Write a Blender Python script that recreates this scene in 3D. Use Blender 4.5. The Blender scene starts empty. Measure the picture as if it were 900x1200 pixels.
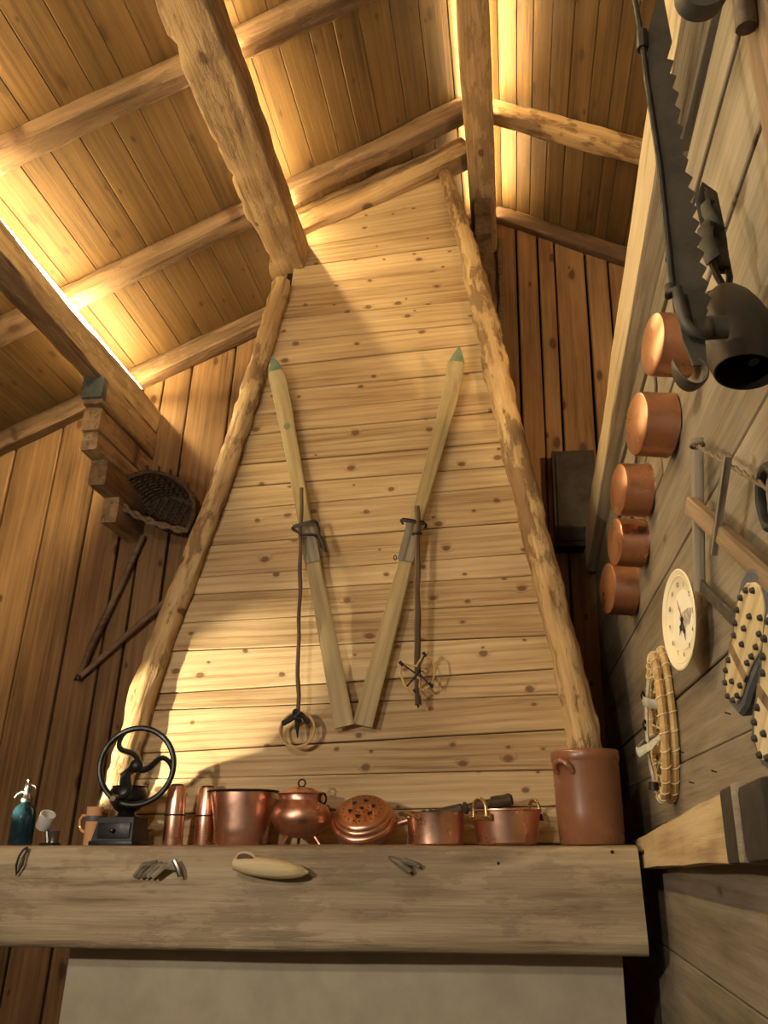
import bpy, bmesh, math, random
from mathutils import Vector, Matrix, noise
random.seed(7)
PI = math.pi
sc = bpy.context.scene
col = sc.collection
V = Vector

# ------------------------------------------------------------------ camera
F = 960.0                                   # focal length in pixels of a 900 x 1200 frame
d_ = V((155.0, -385.0, -F)).normalized()    # ridge direction (+Y) seen from the camera
u_ = V((92.0, 2430.805, -F)).normalized()   # plumb direction (+Z)
x_ = d_.cross(u_).normalized()
RW = Matrix((x_, d_, u_))                   # camera -> world rotation
CAM = V((0, 0, 1.6))
cd = bpy.data.cameras.new('camera'); cam = bpy.data.objects.new('camera', cd); col.objects.link(cam)
cam.matrix_world = Matrix.Translation(CAM) @ RW.to_4x4()
cd.sensor_fit = 'VERTICAL'; cd.sensor_height = 36.0; cd.sensor_width = 27.0
cd.lens = F / 1200 * 36; cd.clip_start = 0.02; cd.clip_end = 60
sc.camera = cam
vs = sc.view_settings
vs.view_transform = 'Standard'; vs.look = 'None'; vs.gamma = 1; vs.use_curve_mapping = False
vs.exposure = -0.18

# ------------------------------------------------------------------ world and room lamps
w = bpy.data.worlds.new('world'); sc.world = w; w.use_nodes = True
w.node_tree.nodes['Background'].inputs[0].default_value = (1.0, 0.86, 0.66, 1)
w.node_tree.nodes['Background'].inputs[1].default_value = 0.20

def lamp(name, kind, loc, target, energy, color, **k):
    l = bpy.data.lights.new(name, kind); l.energy = energy; l.color = color
    for a, b in k.items(): setattr(l, a, b)
    o = bpy.data.objects.new(name, l); col.objects.link(o); o.location = loc
    o.rotation_euler = (V(target) - V(loc)).to_track_quat('-Z', 'Y').to_euler()
    return o
# spot lamp in the room, left of the viewer
lamp('room_spot', 'SPOT', (-1.75, 0.35, 2.05), (-0.2, 3.3, 2.75), 158, (1.0, 0.88, 0.68), spot_size=2.3, spot_blend=0.9, shadow_soft_size=0.05)
lamp('room_spot_high', 'SPOT', (-0.9, -0.6, 2.9), (-0.6, 3.0, 2.5), 125, (1.0, 0.89, 0.70), spot_size=1.7, spot_blend=0.8, shadow_soft_size=0.10)
# narrow spot left of the mantel, shining up across the foot of the hood
lamp('mantel_spot', 'SPOT', (-2.2, 2.6, 1.5), (-1.53, 3.13, 1.90), 430, (1.0, 0.87, 0.58), spot_size=0.50, spot_blend=0.5, shadow_soft_size=0.015)
# added fill beyond the right partition, no lamp seen there, warming the far slope
lamp('far_fill', 'SPOT', (1.4, 2.2, 3.4), (0.3, 4.4, 4.7), 135, (1.0, 0.62, 0.26), spot_size=1.7, spot_blend=0.7, shadow_soft_size=0.05)

# ------------------------------------------------------------------ helpers
def ray(px, py): return (RW @ V((px - 450, 600 - py, -F))).normalized()
def on_x(px, py, X): r = ray(px, py); return CAM + r * ((X - CAM.x) / r.x)
def on_y(px, py, Y): r = ray(px, py); return CAM + r * ((Y - CAM.y) / r.y)

class G:
    def __init__(s): s.v = []; s.f = []
    def add(s, v, f):
        n = len(s.v); s.v += [V(a) for a in v]; s.f += [tuple(i + n for i in q) for q in f]; return s
    def merge(s, g): return s.add(g.v, g.f)
    def tr(s, m): s.v = [m @ a for a in s.v]; return s
    def box(s, c, size, ch=0.0):
        bm = bmesh.new(); bmesh.ops.create_cube(bm, size=1)
        for q in bm.verts: q.co = V((q.co.x * size[0], q.co.y * size[1], q.co.z * size[2])) + V(c)
        if ch: bmesh.ops.bevel(bm, geom=bm.edges[:] , offset=ch, segments=2, affect='EDGES', profile=0.6)
        bm.verts.ensure_lookup_table(); bm.verts.index_update()
        s.add([q.co.copy() for q in bm.verts], [[q.index for q in fc.verts] for fc in bm.faces]); bm.free(); return s
    def lathe(s, prof, seg=32, jit=0.0, sd=0):
        n = len(prof); v = []; f = []
        for k in range(seg):
            a = 2 * PI * k / seg
            for r, z in prof:
                rr = r
                if jit: rr = r * (1 + jit * noise.noise(V((math.cos(a) * 2 + sd, math.sin(a) * 2, z * 9))))
                v.append((rr * math.cos(a), rr * math.sin(a), z))
        for k in range(seg):
            k2 = (k + 1) % seg
            for i in range(n - 1):
                if prof[i][0] < 1e-6 and prof[i + 1][0] < 1e-6: continue
                f.append((k * n + i, k2 * n + i, k2 * n + i + 1, k * n + i + 1))
        return s.add(v, f)
    def tube(s, pts, r, seg=8, caps=True, closed=False, flat=1.0, up0=None, jit=0.0, sd=0.0):
        pts = [V(p) for p in pts]; n = len(pts); v = []; f = []
        rad = r if isinstance(r, (list, tuple)) else [r] * n
        ref = V(up0) if up0 else None
        for i in range(n):
            if closed: t = pts[(i + 1) % n] - pts[i - 1]
            else: t = pts[min(i + 1, n - 1)] - pts[max(i - 1, 0)]
            t.normalize()
            if ref is None: ref = V((0, 0, 1)) if abs(t.z) < 0.9 else V((1, 0, 0))
            a = (ref - t * ref.dot(t)).normalized(); b = t.cross(a)
            if not up0: ref = a
            for k in range(seg):
                an = 2 * PI * k / seg
                rr = rad[i]
                if jit: rr *= 1 + jit * noise.noise(V((i * 0.37 + sd, math.cos(an) * 1.3, math.sin(an) * 1.3))) + 0.6 * jit * noise.noise(V((i * 1.1 + sd, math.cos(an) * 2.6, math.sin(an) * 2.6 + 9)))
                v.append(pts[i] + a * (math.cos(an) * rr * flat) + b * (math.sin(an) * rr))
        m = n if closed else n - 1
        for i in range(m):
            j = (i + 1) % n
            for k in range(seg):
                k2 = (k + 1) % seg
                f.append((i * seg + k, i * seg + k2, j * seg + k2, j * seg + k))
        if caps and not closed:
            f.append(tuple(range(seg - 1, -1, -1))); f.append(tuple((n - 1) * seg + k for k in range(seg)))
        return s.add(v, f)
    def prism(s, poly, t, ch=0.0):
        """poly in XY, thickness along Z (0..t), edges chamfered."""
        n = len(poly); c = V((sum(p[0] for p in poly) / n, sum(p[1] for p in poly) / n, 0))
        def ring(z, k):
            out = []
            for i in range(n):
                p = V((poly[i][0], poly[i][1], 0)); a = V((*poly[i - 1][:2], 0)); b = V((*poly[(i + 1) % n][:2], 0))
                e1 = (p - a).normalized(); e2 = (b - p).normalized(); nn = V((-(e1.y + e2.y), e1.x + e2.x, 0))
                if nn.length > 1e-6: nn.normalize()
                q = p + nn * k; out.append((q.x, q.y, z))
            return out
        area = sum(poly[i - 1][0] * poly[i][1] - poly[i][0] * poly[i - 1][1] for i in range(n))
        if area < 0: poly = poly[::-1]
        rings = [ring(0, ch), ring(ch, 0), ring(t - ch, 0), ring(t, ch)] if ch else [ring(0, 0), ring(t, 0)]
        v = [q for r in rings for q in r]; f = [tuple(range(n - 1, -1, -1))]
        for j in range(len(rings) - 1):
            for i in range(n):
                i2 = (i + 1) % n; f.append((j * n + i, j * n + i2, (j + 1) * n + i2, (j + 1) * n + i))
        f.append(tuple((len(rings) - 1) * n + i for i in range(n)))
        return s.add(v, f)
    def build(s, name, mat, parent=None, smooth=True, angle=0.7, mw=None):
        me = bpy.data.meshes.new(name); me.from_pydata([tuple(a) for a in s.v], [], s.f)
        bm = bmesh.new(); bm.from_mesh(me); bmesh.ops.remove_doubles(bm, verts=bm.verts, dist=1e-5)
        bmesh.ops.recalc_face_normals(bm, faces=bm.faces)
        if smooth:
            for fc in bm.faces: fc.smooth = True
            for e in bm.edges:
                if len(e.link_faces) == 2 and e.calc_face_angle(0) > angle: e.smooth = False
        bm.to_mesh(me); bm.free()
        if mat: me.materials.append(M[mat])
        o = bpy.data.objects.new(name, me); col.objects.link(o)
        if parent: o.parent = parent
        if mw is not None: o.matrix_local = mw
        return o

def T(x, y, z): return Matrix.Translation((x, y, z))
def Rx(a): return Matrix.Rotation(a, 4, 'X')
def Ry(a): return Matrix.Rotation(a, 4, 'Y')
def Rz(a): return Matrix.Rotation(a, 4, 'Z')
def frame(o, x, z):
    x = V(x).normalized(); z = V(z); z = (z - x * z.dot(x)).normalized(); y = z.cross(x)
    m = Matrix((x, y, z)).transposed().to_4x4(); m.translation = V(o); return m
def arc(c, r, a0, a1, n, ax=(1, 0, 0), ay=(0, 0, 1)):
    return [V(c) + V(ax) * (r * math.cos(a0 + (a1 - a0) * i / (n - 1))) + V(ay) * (r * math.sin(a0 + (a1 - a0) * i / (n - 1))) for i in range(n)]
def circ(c, r, n, ax=(1, 0, 0), ay=(0, 0, 1)): return arc(c, r, 0, 2 * PI * (n - 1) / n, n, ax, ay)

def tag(o, label, cat, group=None):
    o['label'] = label; o['category'] = cat
    if group: o['group'] = group
    return o
def thing(name, label, cat, loc=(0, 0, 0), rot=None, group=None):
    o = bpy.data.objects.new(name, None); col.objects.link(o); o.empty_display_size = 0.05
    m = T(*loc) @ rot if rot is not None else T(*loc)
    o.matrix_world = m
    return tag(o, label, cat, group)
def structure(name, label=None):
    o = bpy.data.objects.new(name, None); col.objects.link(o); o['kind'] = 'structure'
    if label: o['label'] = label
    return o

# ------------------------------------------------------------------ materials
M = {}
def nm(name):
    m = bpy.data.materials.new(name); m.use_nodes = True; M[name] = m
    nt = m.node_tree; b = nt.nodes['Principled BSDF']; return nt, b
def L(nt, a, b): nt.links.new(a, b)
def node(nt, t, **k):
    n = nt.nodes.new(t)
    for a, b in k.items(): setattr(n, a, b)
    return n
def math_(nt, op, a, b=None, c=None, clamp=False):
    n = node(nt, 'ShaderNodeMath', operation=op, use_clamp=clamp)
    for i, q in enumerate((a, b, c)):
        if q is None: continue
        if isinstance(q, (int, float)): n.inputs[i].default_value = q
        else: L(nt, q, n.inputs[i])
    return n.outputs[0]
def c3(c): return (c[0], c[1], c[2], 1)

def wood(name, dark, mid, light, knot=(0.09, 0.04, 0.015), knots=0.5, kscale=(2.6, 6.5), rough=0.62, var=0.35, stain=0.25, fine=24, bump=0.25, wave=0.22, cracks=0.0, grit=0.55, bark=0.0, barkc=(0.10, 0.05, 0.022)):
    nt, b = nm(name)
    tc = node(nt, 'ShaderNodeTexCoord'); oi = node(nt, 'ShaderNodeObjectInfo')
    sh = node(nt, 'ShaderNodeCombineXYZ')
    r1 = math_(nt, 'MULTIPLY', oi.outputs['Random'], 37.0); r2 = math_(nt, 'MULTIPLY', oi.outputs['Random'], 91.0)
    L(nt, r1, sh.inputs[0]); L(nt, r2, sh.inputs[1]); L(nt, r1, sh.inputs[2])
    add = node(nt, 'ShaderNodeVectorMath', operation='ADD'); L(nt, tc.outputs['Object'], add.inputs[0]); L(nt, sh.outputs[0], add.inputs[1])
    P = add.outputs[0]
    def scaled(s):
        m = node(nt, 'ShaderNodeVectorMath', operation='MULTIPLY'); L(nt, P, m.inputs[0]); m.inputs[1].default_value = s; return m.outputs[0]
    # knots
    vo = node(nt, 'ShaderNodeTexVoronoi', voronoi_dimensions='2D'); vo.inputs['Scale'].default_value = 1.0
    wob = node(nt, 'ShaderNodeTexNoise'); wob.inputs['Scale'].default_value = 14; L(nt, P, wob.inputs['Vector'])
    wm = node(nt, 'ShaderNodeVectorMath', operation='MULTIPLY_ADD'); L(nt, wob.outputs['Color'], wm.inputs[0]); wm.inputs[1].default_value = (0.10, 0.12, 0.0); L(nt, scaled((kscale[0], kscale[1], 0.6)), wm.inputs[2])
    L(nt, wm.outputs[0], vo.inputs['Vector'])
    sep = node(nt, 'ShaderNodeSeparateColor'); L(nt, vo.outputs['Color'], sep.inputs[0])
    pick = math_(nt, 'LESS_THAN', sep.outputs[0], knots)
    ksz = math_(nt, 'MULTIPLY_ADD', sep.outputs[1], 0.075, 0.03)
    kd = math_(nt, 'DIVIDE', vo.outputs['Distance'], ksz)
    km = node(nt, 'ShaderNodeMapRange', interpolation_type='SMOOTHSTEP'); L(nt, kd, km.inputs[0])
    km.inputs[1].default_value = 0.75; km.inputs[2].default_value = 1.55; km.inputs[3].default_value = 1; km.inputs[4].default_value = 0
    kmask = math_(nt, 'MULTIPLY', km.outputs[0], pick)
    halo = node(nt, 'ShaderNodeMapRange', interpolation_type='SMOOTHSTEP'); L(nt, kd, halo.inputs[0])
    halo.inputs[1].default_value = 0.8; halo.inputs[2].default_value = 2.7; halo.inputs[3].default_value = 1; halo.inputs[4].default_value = 0
    hmask = math_(nt, 'MULTIPLY', halo.outputs[0], pick)
    # grain
    n1 = node(nt, 'ShaderNodeTexNoise'); n1.inputs['Scale'].default_value = 1; n1.inputs['Detail'].default_value = 6; n1.inputs['Roughness'].default_value = 0.62
    L(nt, scaled((1.1, fine, fine)), n1.inputs['Vector'])
    n2 = node(nt, 'ShaderNodeTexNoise'); n2.inputs['Scale'].default_value = 1; n2.inputs['Detail'].default_value = 4
    L(nt, scaled((1.6, 5.5, 5.5)), n2.inputs['Vector'])
    n3 = node(nt, 'ShaderNodeTexNoise'); n3.inputs['Scale'].default_value = 1; n3.inputs['Detail'].default_value = 8; n3.inputs['Roughness'].default_value = 0.7
    L(nt, scaled((4.0, fine * 5, fine * 5)), n3.inputs['Vector'])
    wv = node(nt, 'ShaderNodeTexWave', bands_direction='Y'); wv.inputs['Scale'].default_value = 9.0; wv.inputs['Distortion'].default_value = 5.0; wv.inputs['Detail'].default_value = 2.0; wv.inputs['Detail Scale'].default_value = 0.9
    wsum = node(nt, 'ShaderNodeVectorMath', operation='MULTIPLY_ADD'); hv = node(nt, 'ShaderNodeCombineXYZ'); L(nt, hmask, hv.inputs[1])
    L(nt, hv.outputs[0], wsum.inputs[0]); wsum.inputs[1].default_value = (0, 0.035, 0); L(nt, scaled((0.28, 1, 1)), wsum.inputs[2])
    L(nt, wsum.outputs[0], wv.inputs['Vector'])
    a = math_(nt, 'MULTIPLY_ADD', n1.outputs[0], 1.1, -0.55)
    a = math_(nt, 'MULTIPLY_ADD', n2.outputs[0], stain * 2, a)
    a = math_(nt, 'ADD', a, 0.5 - stain)
    wq = math_(nt, 'POWER', wv.outputs[1], 2.5)
    a = math_(nt, 'MULTIPLY_ADD', wq, -wave, a)
    a = math_(nt, 'MULTIPLY_ADD', hmask, -0.12, a)
    rr = math_(nt, 'SUBTRACT', oi.outputs['Random'], 0.5)
    a = math_(nt, 'MULTIPLY_ADD', rr, var, a)
    fn = math_(nt, 'SUBTRACT', n3.outputs[0], 0.5); a = math_(nt, 'MULTIPLY_ADD', fn, grit, a, clamp=True)
    ra = node(nt, 'ShaderNodeValToRGB'); L(nt, a, ra.inputs[0]); e = ra.color_ramp.elements
    e[0].position = 0.05; e[0].color = c3(dark); e[1].position = 0.85; e[1].color = c3(light)
    k = e.new(0.45); k.color = c3(mid)
    mx = node(nt, 'ShaderNodeMix', data_type='RGBA'); L(nt, math_(nt, 'MULTIPLY', kmask, 0.85), mx.inputs[0]); L(nt, ra.outputs[0], mx.inputs[6]); mx.inputs[7].default_value = c3(knot)
    out = mx.outputs[2]
    if cracks:
        n4 = node(nt, 'ShaderNodeTexNoise'); n4.inputs['Scale'].default_value = 1; n4.inputs['Detail'].default_value = 5; L(nt, scaled((2.2, 30, 30)), n4.inputs['Vector'])
        cm = node(nt, 'ShaderNodeMapRange'); L(nt, n4.outputs[0], cm.inputs[0]); cm.inputs[1].default_value = 0.57; cm.inputs[2].default_value = 0.66; cm.inputs[3].default_value = 0; cm.inputs[4].default_value = cracks
        m2 = node(nt, 'ShaderNodeMix', data_type='RGBA'); L(nt, cm.outputs[0], m2.inputs[0]); L(nt, out, m2.inputs[6]); m2.inputs[7].default_value = c3([q * 0.35 for q in dark]); out = m2.outputs[2]
    if bark:
        n5 = node(nt, 'ShaderNodeTexNoise'); n5.inputs['Scale'].default_value = 1; n5.inputs['Detail'].default_value = 7; n5.inputs['Roughness'].default_value = 0.68; L(nt, scaled((7, 19, 19)), n5.inputs['Vector'])
        n6 = node(nt, 'ShaderNodeTexNoise'); n6.inputs['Scale'].default_value = 1; n6.inputs['Detail'].default_value = 3; L(nt, scaled((1.8, 5, 5)), n6.inputs['Vector'])
        bs = math_(nt, 'MULTIPLY_ADD', n6.outputs[0], 0.6, math_(nt, 'MULTIPLY', n5.outputs[0], 0.75))
        cm = node(nt, 'ShaderNodeMapRange'); L(nt, bs, cm.inputs[0]); cm.inputs[1].default_value = 0.675; cm.inputs[2].default_value = 0.735; cm.inputs[3].default_value = 0; cm.inputs[4].default_value = bark
        m2 = node(nt, 'ShaderNodeMix', data_type='RGBA'); L(nt, cm.outputs[0], m2.inputs[0]); L(nt, out, m2.inputs[6]); m2.inputs[7].default_value = c3(barkc); out = m2.outputs[2]
        a = math_(nt, 'MULTIPLY_ADD', cm.outputs[0], 0.7, a)
    L(nt, out, b.inputs['Base Color']); b.inputs['Roughness'].default_value = rough
    b.inputs['Specular IOR Level'].default_value = 0.3
    bp = node(nt, 'ShaderNodeBump'); bp.inputs['Strength'].default_value = bump; bp.inputs['Distance'].default_value = 0.01
    L(nt, a, bp.inputs['Height']); L(nt, bp.outputs[0], b.inputs['Normal'])

def plain(name, color, rough=0.5, metal=0.0, var=0.3, scale=18, bump=0.1, color2=None, spec=0.5, hammered=0.0, trans=0.0, ior=1.45, rvar=0.15):
    nt, b = nm(name)
    tc = node(nt, 'ShaderNodeTexCoord'); oi = node(nt, 'ShaderNodeObjectInfo')
    add = node(nt, 'ShaderNodeVectorMath', operation='ADD'); L(nt, tc.outputs['Object'], add.inputs[0])
    L(nt, math_(nt, 'MULTIPLY', oi.outputs['Random'], 30), add.inputs[1])
    n = node(nt, 'ShaderNodeTexNoise'); n.inputs['Scale'].default_value = scale; n.inputs['Detail'].default_value = 6; n.inputs['Roughness'].default_value = 0.65
    L(nt, add.outputs[0], n.inputs['Vector'])
    ra = node(nt, 'ShaderNodeValToRGB'); L(nt, n.outputs[0], ra.inputs[0]); e = ra.color_ramp.elements
    c2 = color2 or [q * (1 - var) for q in color]
    e[0].position = 0.35; e[0].color = c3(c2); e[1].position = 0.62; e[1].color = c3(color)
    L(nt, ra.outputs[0], b.inputs['Base Color']); b.inputs['Metallic'].default_value = metal
    b.inputs['Specular IOR Level'].default_value = spec
    mr = node(nt, 'ShaderNodeMapRange'); L(nt, n.outputs[0], mr.inputs[0]); mr.inputs[1].default_value = 0.3; mr.inputs[2].default_value = 0.7
    mr.inputs[3].default_value = min(1, rough + rvar); mr.inputs[4].default_value = max(0.04, rough - rvar * 0.6); L(nt, mr.outputs[0], b.inputs['Roughness'])
    bp = node(nt, 'ShaderNodeBump'); bp.inputs['Strength'].default_value = bump; bp.inputs['Distance'].default_value = 0.004
    if hammered:
        vv = node(nt, 'ShaderNodeTexNoise'); vv.inputs['Scale'].default_value = hammered; vv.inputs['Detail'].default_value = 1; L(nt, add.outputs[0], vv.inputs['Vector']); L(nt, vv.outputs[0], bp.inputs['Height'])
    else: L(nt, n.outputs[0], bp.inputs['Height'])
    L(nt, bp.outputs[0], b.inputs['Normal'])
    if trans: b.inputs['Transmission Weight'].default_value = trans; b.inputs['IOR'].default_value = ior

wood('pine', (0.215, 0.12, 0.05), (0.42, 0.288, 0.148), (0.575, 0.42, 0.235), knot=(0.12, 0.055, 0.022), knots=0.5, kscale=(6.0, 8.5), var=0.26, stain=0.42, wave=0.12, fine=55, grit=0.7)
wood('back_board', (0.085, 0.043, 0.018), (0.205, 0.112, 0.048), (0.30, 0.175, 0.08), knot=(0.06, 0.028, 0.012), knots=0.30, kscale=(3.0, 6.0), rough=0.7, var=0.30, stain=0.5, wave=0.03, fine=42, grit=0.7)
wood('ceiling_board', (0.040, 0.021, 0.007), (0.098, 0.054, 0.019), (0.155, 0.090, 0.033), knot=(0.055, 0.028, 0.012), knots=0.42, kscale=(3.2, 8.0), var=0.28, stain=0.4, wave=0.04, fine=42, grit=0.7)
wood('grey_board', (0.085, 0.066, 0.045), (0.20, 0.162, 0.115), (0.305, 0.252, 0.186), knot=(0.09, 0.06, 0.035), knots=0.18, kscale=(1.8, 4.0), rough=0.7, var=0.25, stain=0.55, wave=0.05, fine=22, grit=0.7)
wood('log', (0.20, 0.11, 0.045), (0.42, 0.27, 0.125), (0.58, 0.41, 0.21), knot=(0.10, 0.045, 0.02), knots=0.22, kscale=(4, 6), var=0.2, stain=0.5, bump=0.8, wave=0.0, cracks=0.5, bark=0.75, barkc=(0.15, 0.075, 0.032))
wood('hewn', (0.17, 0.095, 0.045), (0.36, 0.23, 0.115), (0.50, 0.35, 0.19), knot=(0.09, 0.045, 0.02), knots=0.3, kscale=(3, 5), var=0.25, stain=0.5, bump=0.6, wave=0.03, cracks=0.5, bark=0.45, barkc=(0.13, 0.075, 0.04))
wood('rafter_wood', (0.055, 0.031, 0.017), (0.13, 0.078, 0.042), (0.225, 0.143, 0.079), knot=(0.07, 0.03, 0.015), knots=0.3, kscale=(3, 5), var=0.3, stain=0.55, bump=0.6, wave=0.02, cracks=0.4, bark=0.5, barkc=(0.085, 0.045, 0.024))
wood('pale_beam', (0.30, 0.21, 0.115), (0.50, 0.38, 0.225), (0.62, 0.50, 0.32), knots=0.12, var=0.2, stain=0.3, bump=0.5, cracks=0.35)
wood('mantel_wood', (0.13, 0.09, 0.052), (0.31, 0.235, 0.145), (0.46, 0.365, 0.235), knot=(0.11, 0.07, 0.035), knots=0.4, kscale=(3.5, 6), var=0.1, stain=0.6, bump=0.5, wave=0.06, cracks=0.4, bark=0.35, barkc=(0.16, 0.11, 0.065))
wood('ski_wood', (0.15, 0.105, 0.05), (0.31, 0.23, 0.112), (0.43, 0.33, 0.175), knots=0.0, var=0.1, stain=0.35, rough=0.45, wave=0.1, bump=0.1)
wood('stick', (0.04, 0.022, 0.014), (0.105, 0.06, 0.036), (0.19, 0.12, 0.075), knots=0.3, kscale=(6, 20), var=0.2, stain=0.5, bump=0.6, fine=40)
wood('grey_stick', (0.085, 0.07, 0.05), (0.20, 0.165, 0.12), (0.32, 0.27, 0.20), knots=0.1, var=0.2, stain=0.4, bump=0.5, fine=40)
wood('brown_bar', (0.09, 0.055, 0.03), (0.20, 0.13, 0.075), (0.31, 0.21, 0.125), knots=0.1, var=0.2, stain=0.4, bump=0.4, fine=40)
wood('sole_wood', (0.34, 0.24, 0.12), (0.52, 0.41, 0.23), (0.64, 0.53, 0.33), knots=0.0, var=0.1, stain=0.3, fine=40)
wood('dark_turned', (0.02, 0.013, 0.009), (0.05, 0.032, 0.02), (0.10, 0.065, 0.04), knots=0.0, var=0.1, rough=0.4, fine=60)
wood('bent_ash', (0.30, 0.17, 0.06), (0.48, 0.30, 0.12), (0.60, 0.41, 0.19), knots=0.0, var=0.15, fine=50, rough=0.45)
wood('block_wood', (0.24, 0.16, 0.08), (0.47, 0.345, 0.19), (0.60, 0.47, 0.28), knots=0.15, var=0.1, stain=0.4, wave=0.3, bump=0.4)
plain('copper', (0.90, 0.53, 0.39), 0.30, 1.0, 0.22, 7, 0.12, hammered=26)
plain('copper_dull', (0.70, 0.37, 0.265), 0.33, 1.0, 0.35, 9, 0.15, hammered=22)
plain('copper_pan', (0.66, 0.355, 0.24), 0.30, 1.0, 0.25, 8, 0.10, hammered=18)
plain('brass', (0.62, 0.47, 0.22), 0.3, 1.0, 0.3, 20)
plain('iron', (0.030, 0.028, 0.026), 0.5, 0.7, 0.4, 25, 0.3)
plain('black_iron', (0.013, 0.013, 0.014), 0.38, 0.3, 0.4, 25, 0.15)
plain('old_iron', (0.058, 0.050, 0.040), 0.55, 0.3, 0.45, 12, 0.25)
plain('bell_iron', (0.022, 0.023, 0.026), 0.40, 0.3, 0.0, 9, 0.3, color2=(0.055, 0.030, 0.016))
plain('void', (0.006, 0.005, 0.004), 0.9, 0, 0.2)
plain('leather', (0.011, 0.009, 0.008), 0.6, 0, 0.4, 30, 0.3)
plain('leather_brown', (0.10, 0.052, 0.028), 0.6, 0, 0.4, 30, 0.3)
plain('grey_leather', (0.085, 0.09, 0.098), 0.6, 0, 0.35, 20, 0.3)
plain('stoneware', (0.255, 0.105, 0.052), 0.27, 0, 0.25, 6, 0.1, spec=0.6)
plain('glass_blue', (0.045, 0.14, 0.19), 0.05, 0, 0.1, 4, 0.02, trans=0.85, rvar=0.02)
plain('glass_amber', (0.78, 0.42, 0.20), 0.12, 0, 0.2, 6, 0.02, trans=0.25, rvar=0.05)
plain('white_metal', (0.78, 0.77, 0.75), 0.3, 0.5, 0.1, 10)
plain('pewter', (0.30, 0.30, 0.31), 0.3, 1.0, 0.3, 10)
plain('webbing', (0.46, 0.44, 0.37), 0.8, 0, 0.3, 40, 0.3)
plain('rawhide', (0.74, 0.64, 0.42), 0.6, 0, 0.2, 40, 0.2)
plain('cream', (0.76, 0.66, 0.46), 0.4, 0, 0.08, 10, 0.03)
plain('clock_face', (0.80, 0.74, 0.60), 0.4, 0, 0.05, 10, 0.02)
plain('clock_picture', (0.52, 0.46, 0.38), 0.45, 0, 0.55, 60, 0.02)
plain('ink', (0.015, 0.012, 0.011), 0.5, 0, 0.2)
plain('red_ink', (0.35, 0.05, 0.03), 0.5, 0, 0.2)
plain('green_paint', (0.13, 0.18, 0.10), 0.5, 0, 0.3, 30)
plain('wicker', (0.085, 0.045, 0.022), 0.7, 0, 0.5, 40, 0.4)
plain('wicker_rim', (0.20, 0.125, 0.07), 0.7, 0, 0.5, 50, 0.4)
plain('rope', (0.17, 0.125, 0.075), 0.85, 0, 0.4, 60, 0.5)
plain('grey_tape', (0.10, 0.11, 0.10), 0.6, 0, 0.4, 30, 0.2)
plain('plaster', (0.42, 0.36, 0.27), 0.85, 0, 0.15, 6, 0.2)
plain('dark_panel', (0.030, 0.022, 0.014), 0.7, 0, 0.4, 12, 0.2)
plain('floor_stone', (0.20, 0.15, 0.10), 0.6, 0, 0.3, 5, 0.2)
plain('strap_grey', (0.075, 0.068, 0.06), 0.6, 0.3, 0.4, 15, 0.2)
nt, b = nm('led'); b.inputs['Base Color'].default_value = (1, 0.8, 0.5, 1)
b.inputs['Emission Color'].default_value = (1.0, 0.76, 0.36, 1); b.inputs['Emission Strength'].default_value = 300.0

# ------------------------------------------------------------------ timber builders
def plank(parent, P, thick, normal, mat, name='plank', gap=0.002, ch=0.004, wob=0.0, nseg=1, proud=0.0, sd=0):
    """P: four front corners, P0->P1 along the grain, P3->P2 the other long edge."""
    P = [V(p) for p in P]; c = sum(P, V()) / 4
    m = frame(c, P[1] - P[0], normal); mi = m.inverted()
    q = [mi @ p for p in P]
    lo = [q[0].lerp(q[1], i / nseg) for i in range(nseg + 1)]; hi = [q[2].lerp(q[3], i / nseg) for i in range(nseg + 1)]
    for i, p in enumerate(lo): p.y += gap + wob * noise.noise(V((i * 0.9, sd * 7.3, 1.5)))
    for i, p in enumerate(hi): p.y -= gap + wob * noise.noise(V((i * 0.9, sd * 5.1, 8.5)))
    poly = [(p.x, p.y) for p in lo] + [(p.x, p.y) for p in hi]
    n = len(poly); g = G(); vv = []
    for z, k in ((proud, ch), (proud - ch, 0), (-thick, 0)):
        for j, (x, y) in enumerate(poly):
            sy = 1 if j <= nseg else -1
            vv.append((x, y + k * sy, z))
    f = [tuple(range(n))]
    for r in range(2):
        for i in range(n):
            i2 = (i + 1) % n; f.append((r * n + i, (r + 1) * n + i, (r + 1) * n + i2, r * n + i2))
    f.append(tuple(range(3 * n - 1, 2 * n - 1, -1)))
    g.add(vv, f)
    return g.build(name, mat, parent, smooth=False, mw=m)

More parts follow.
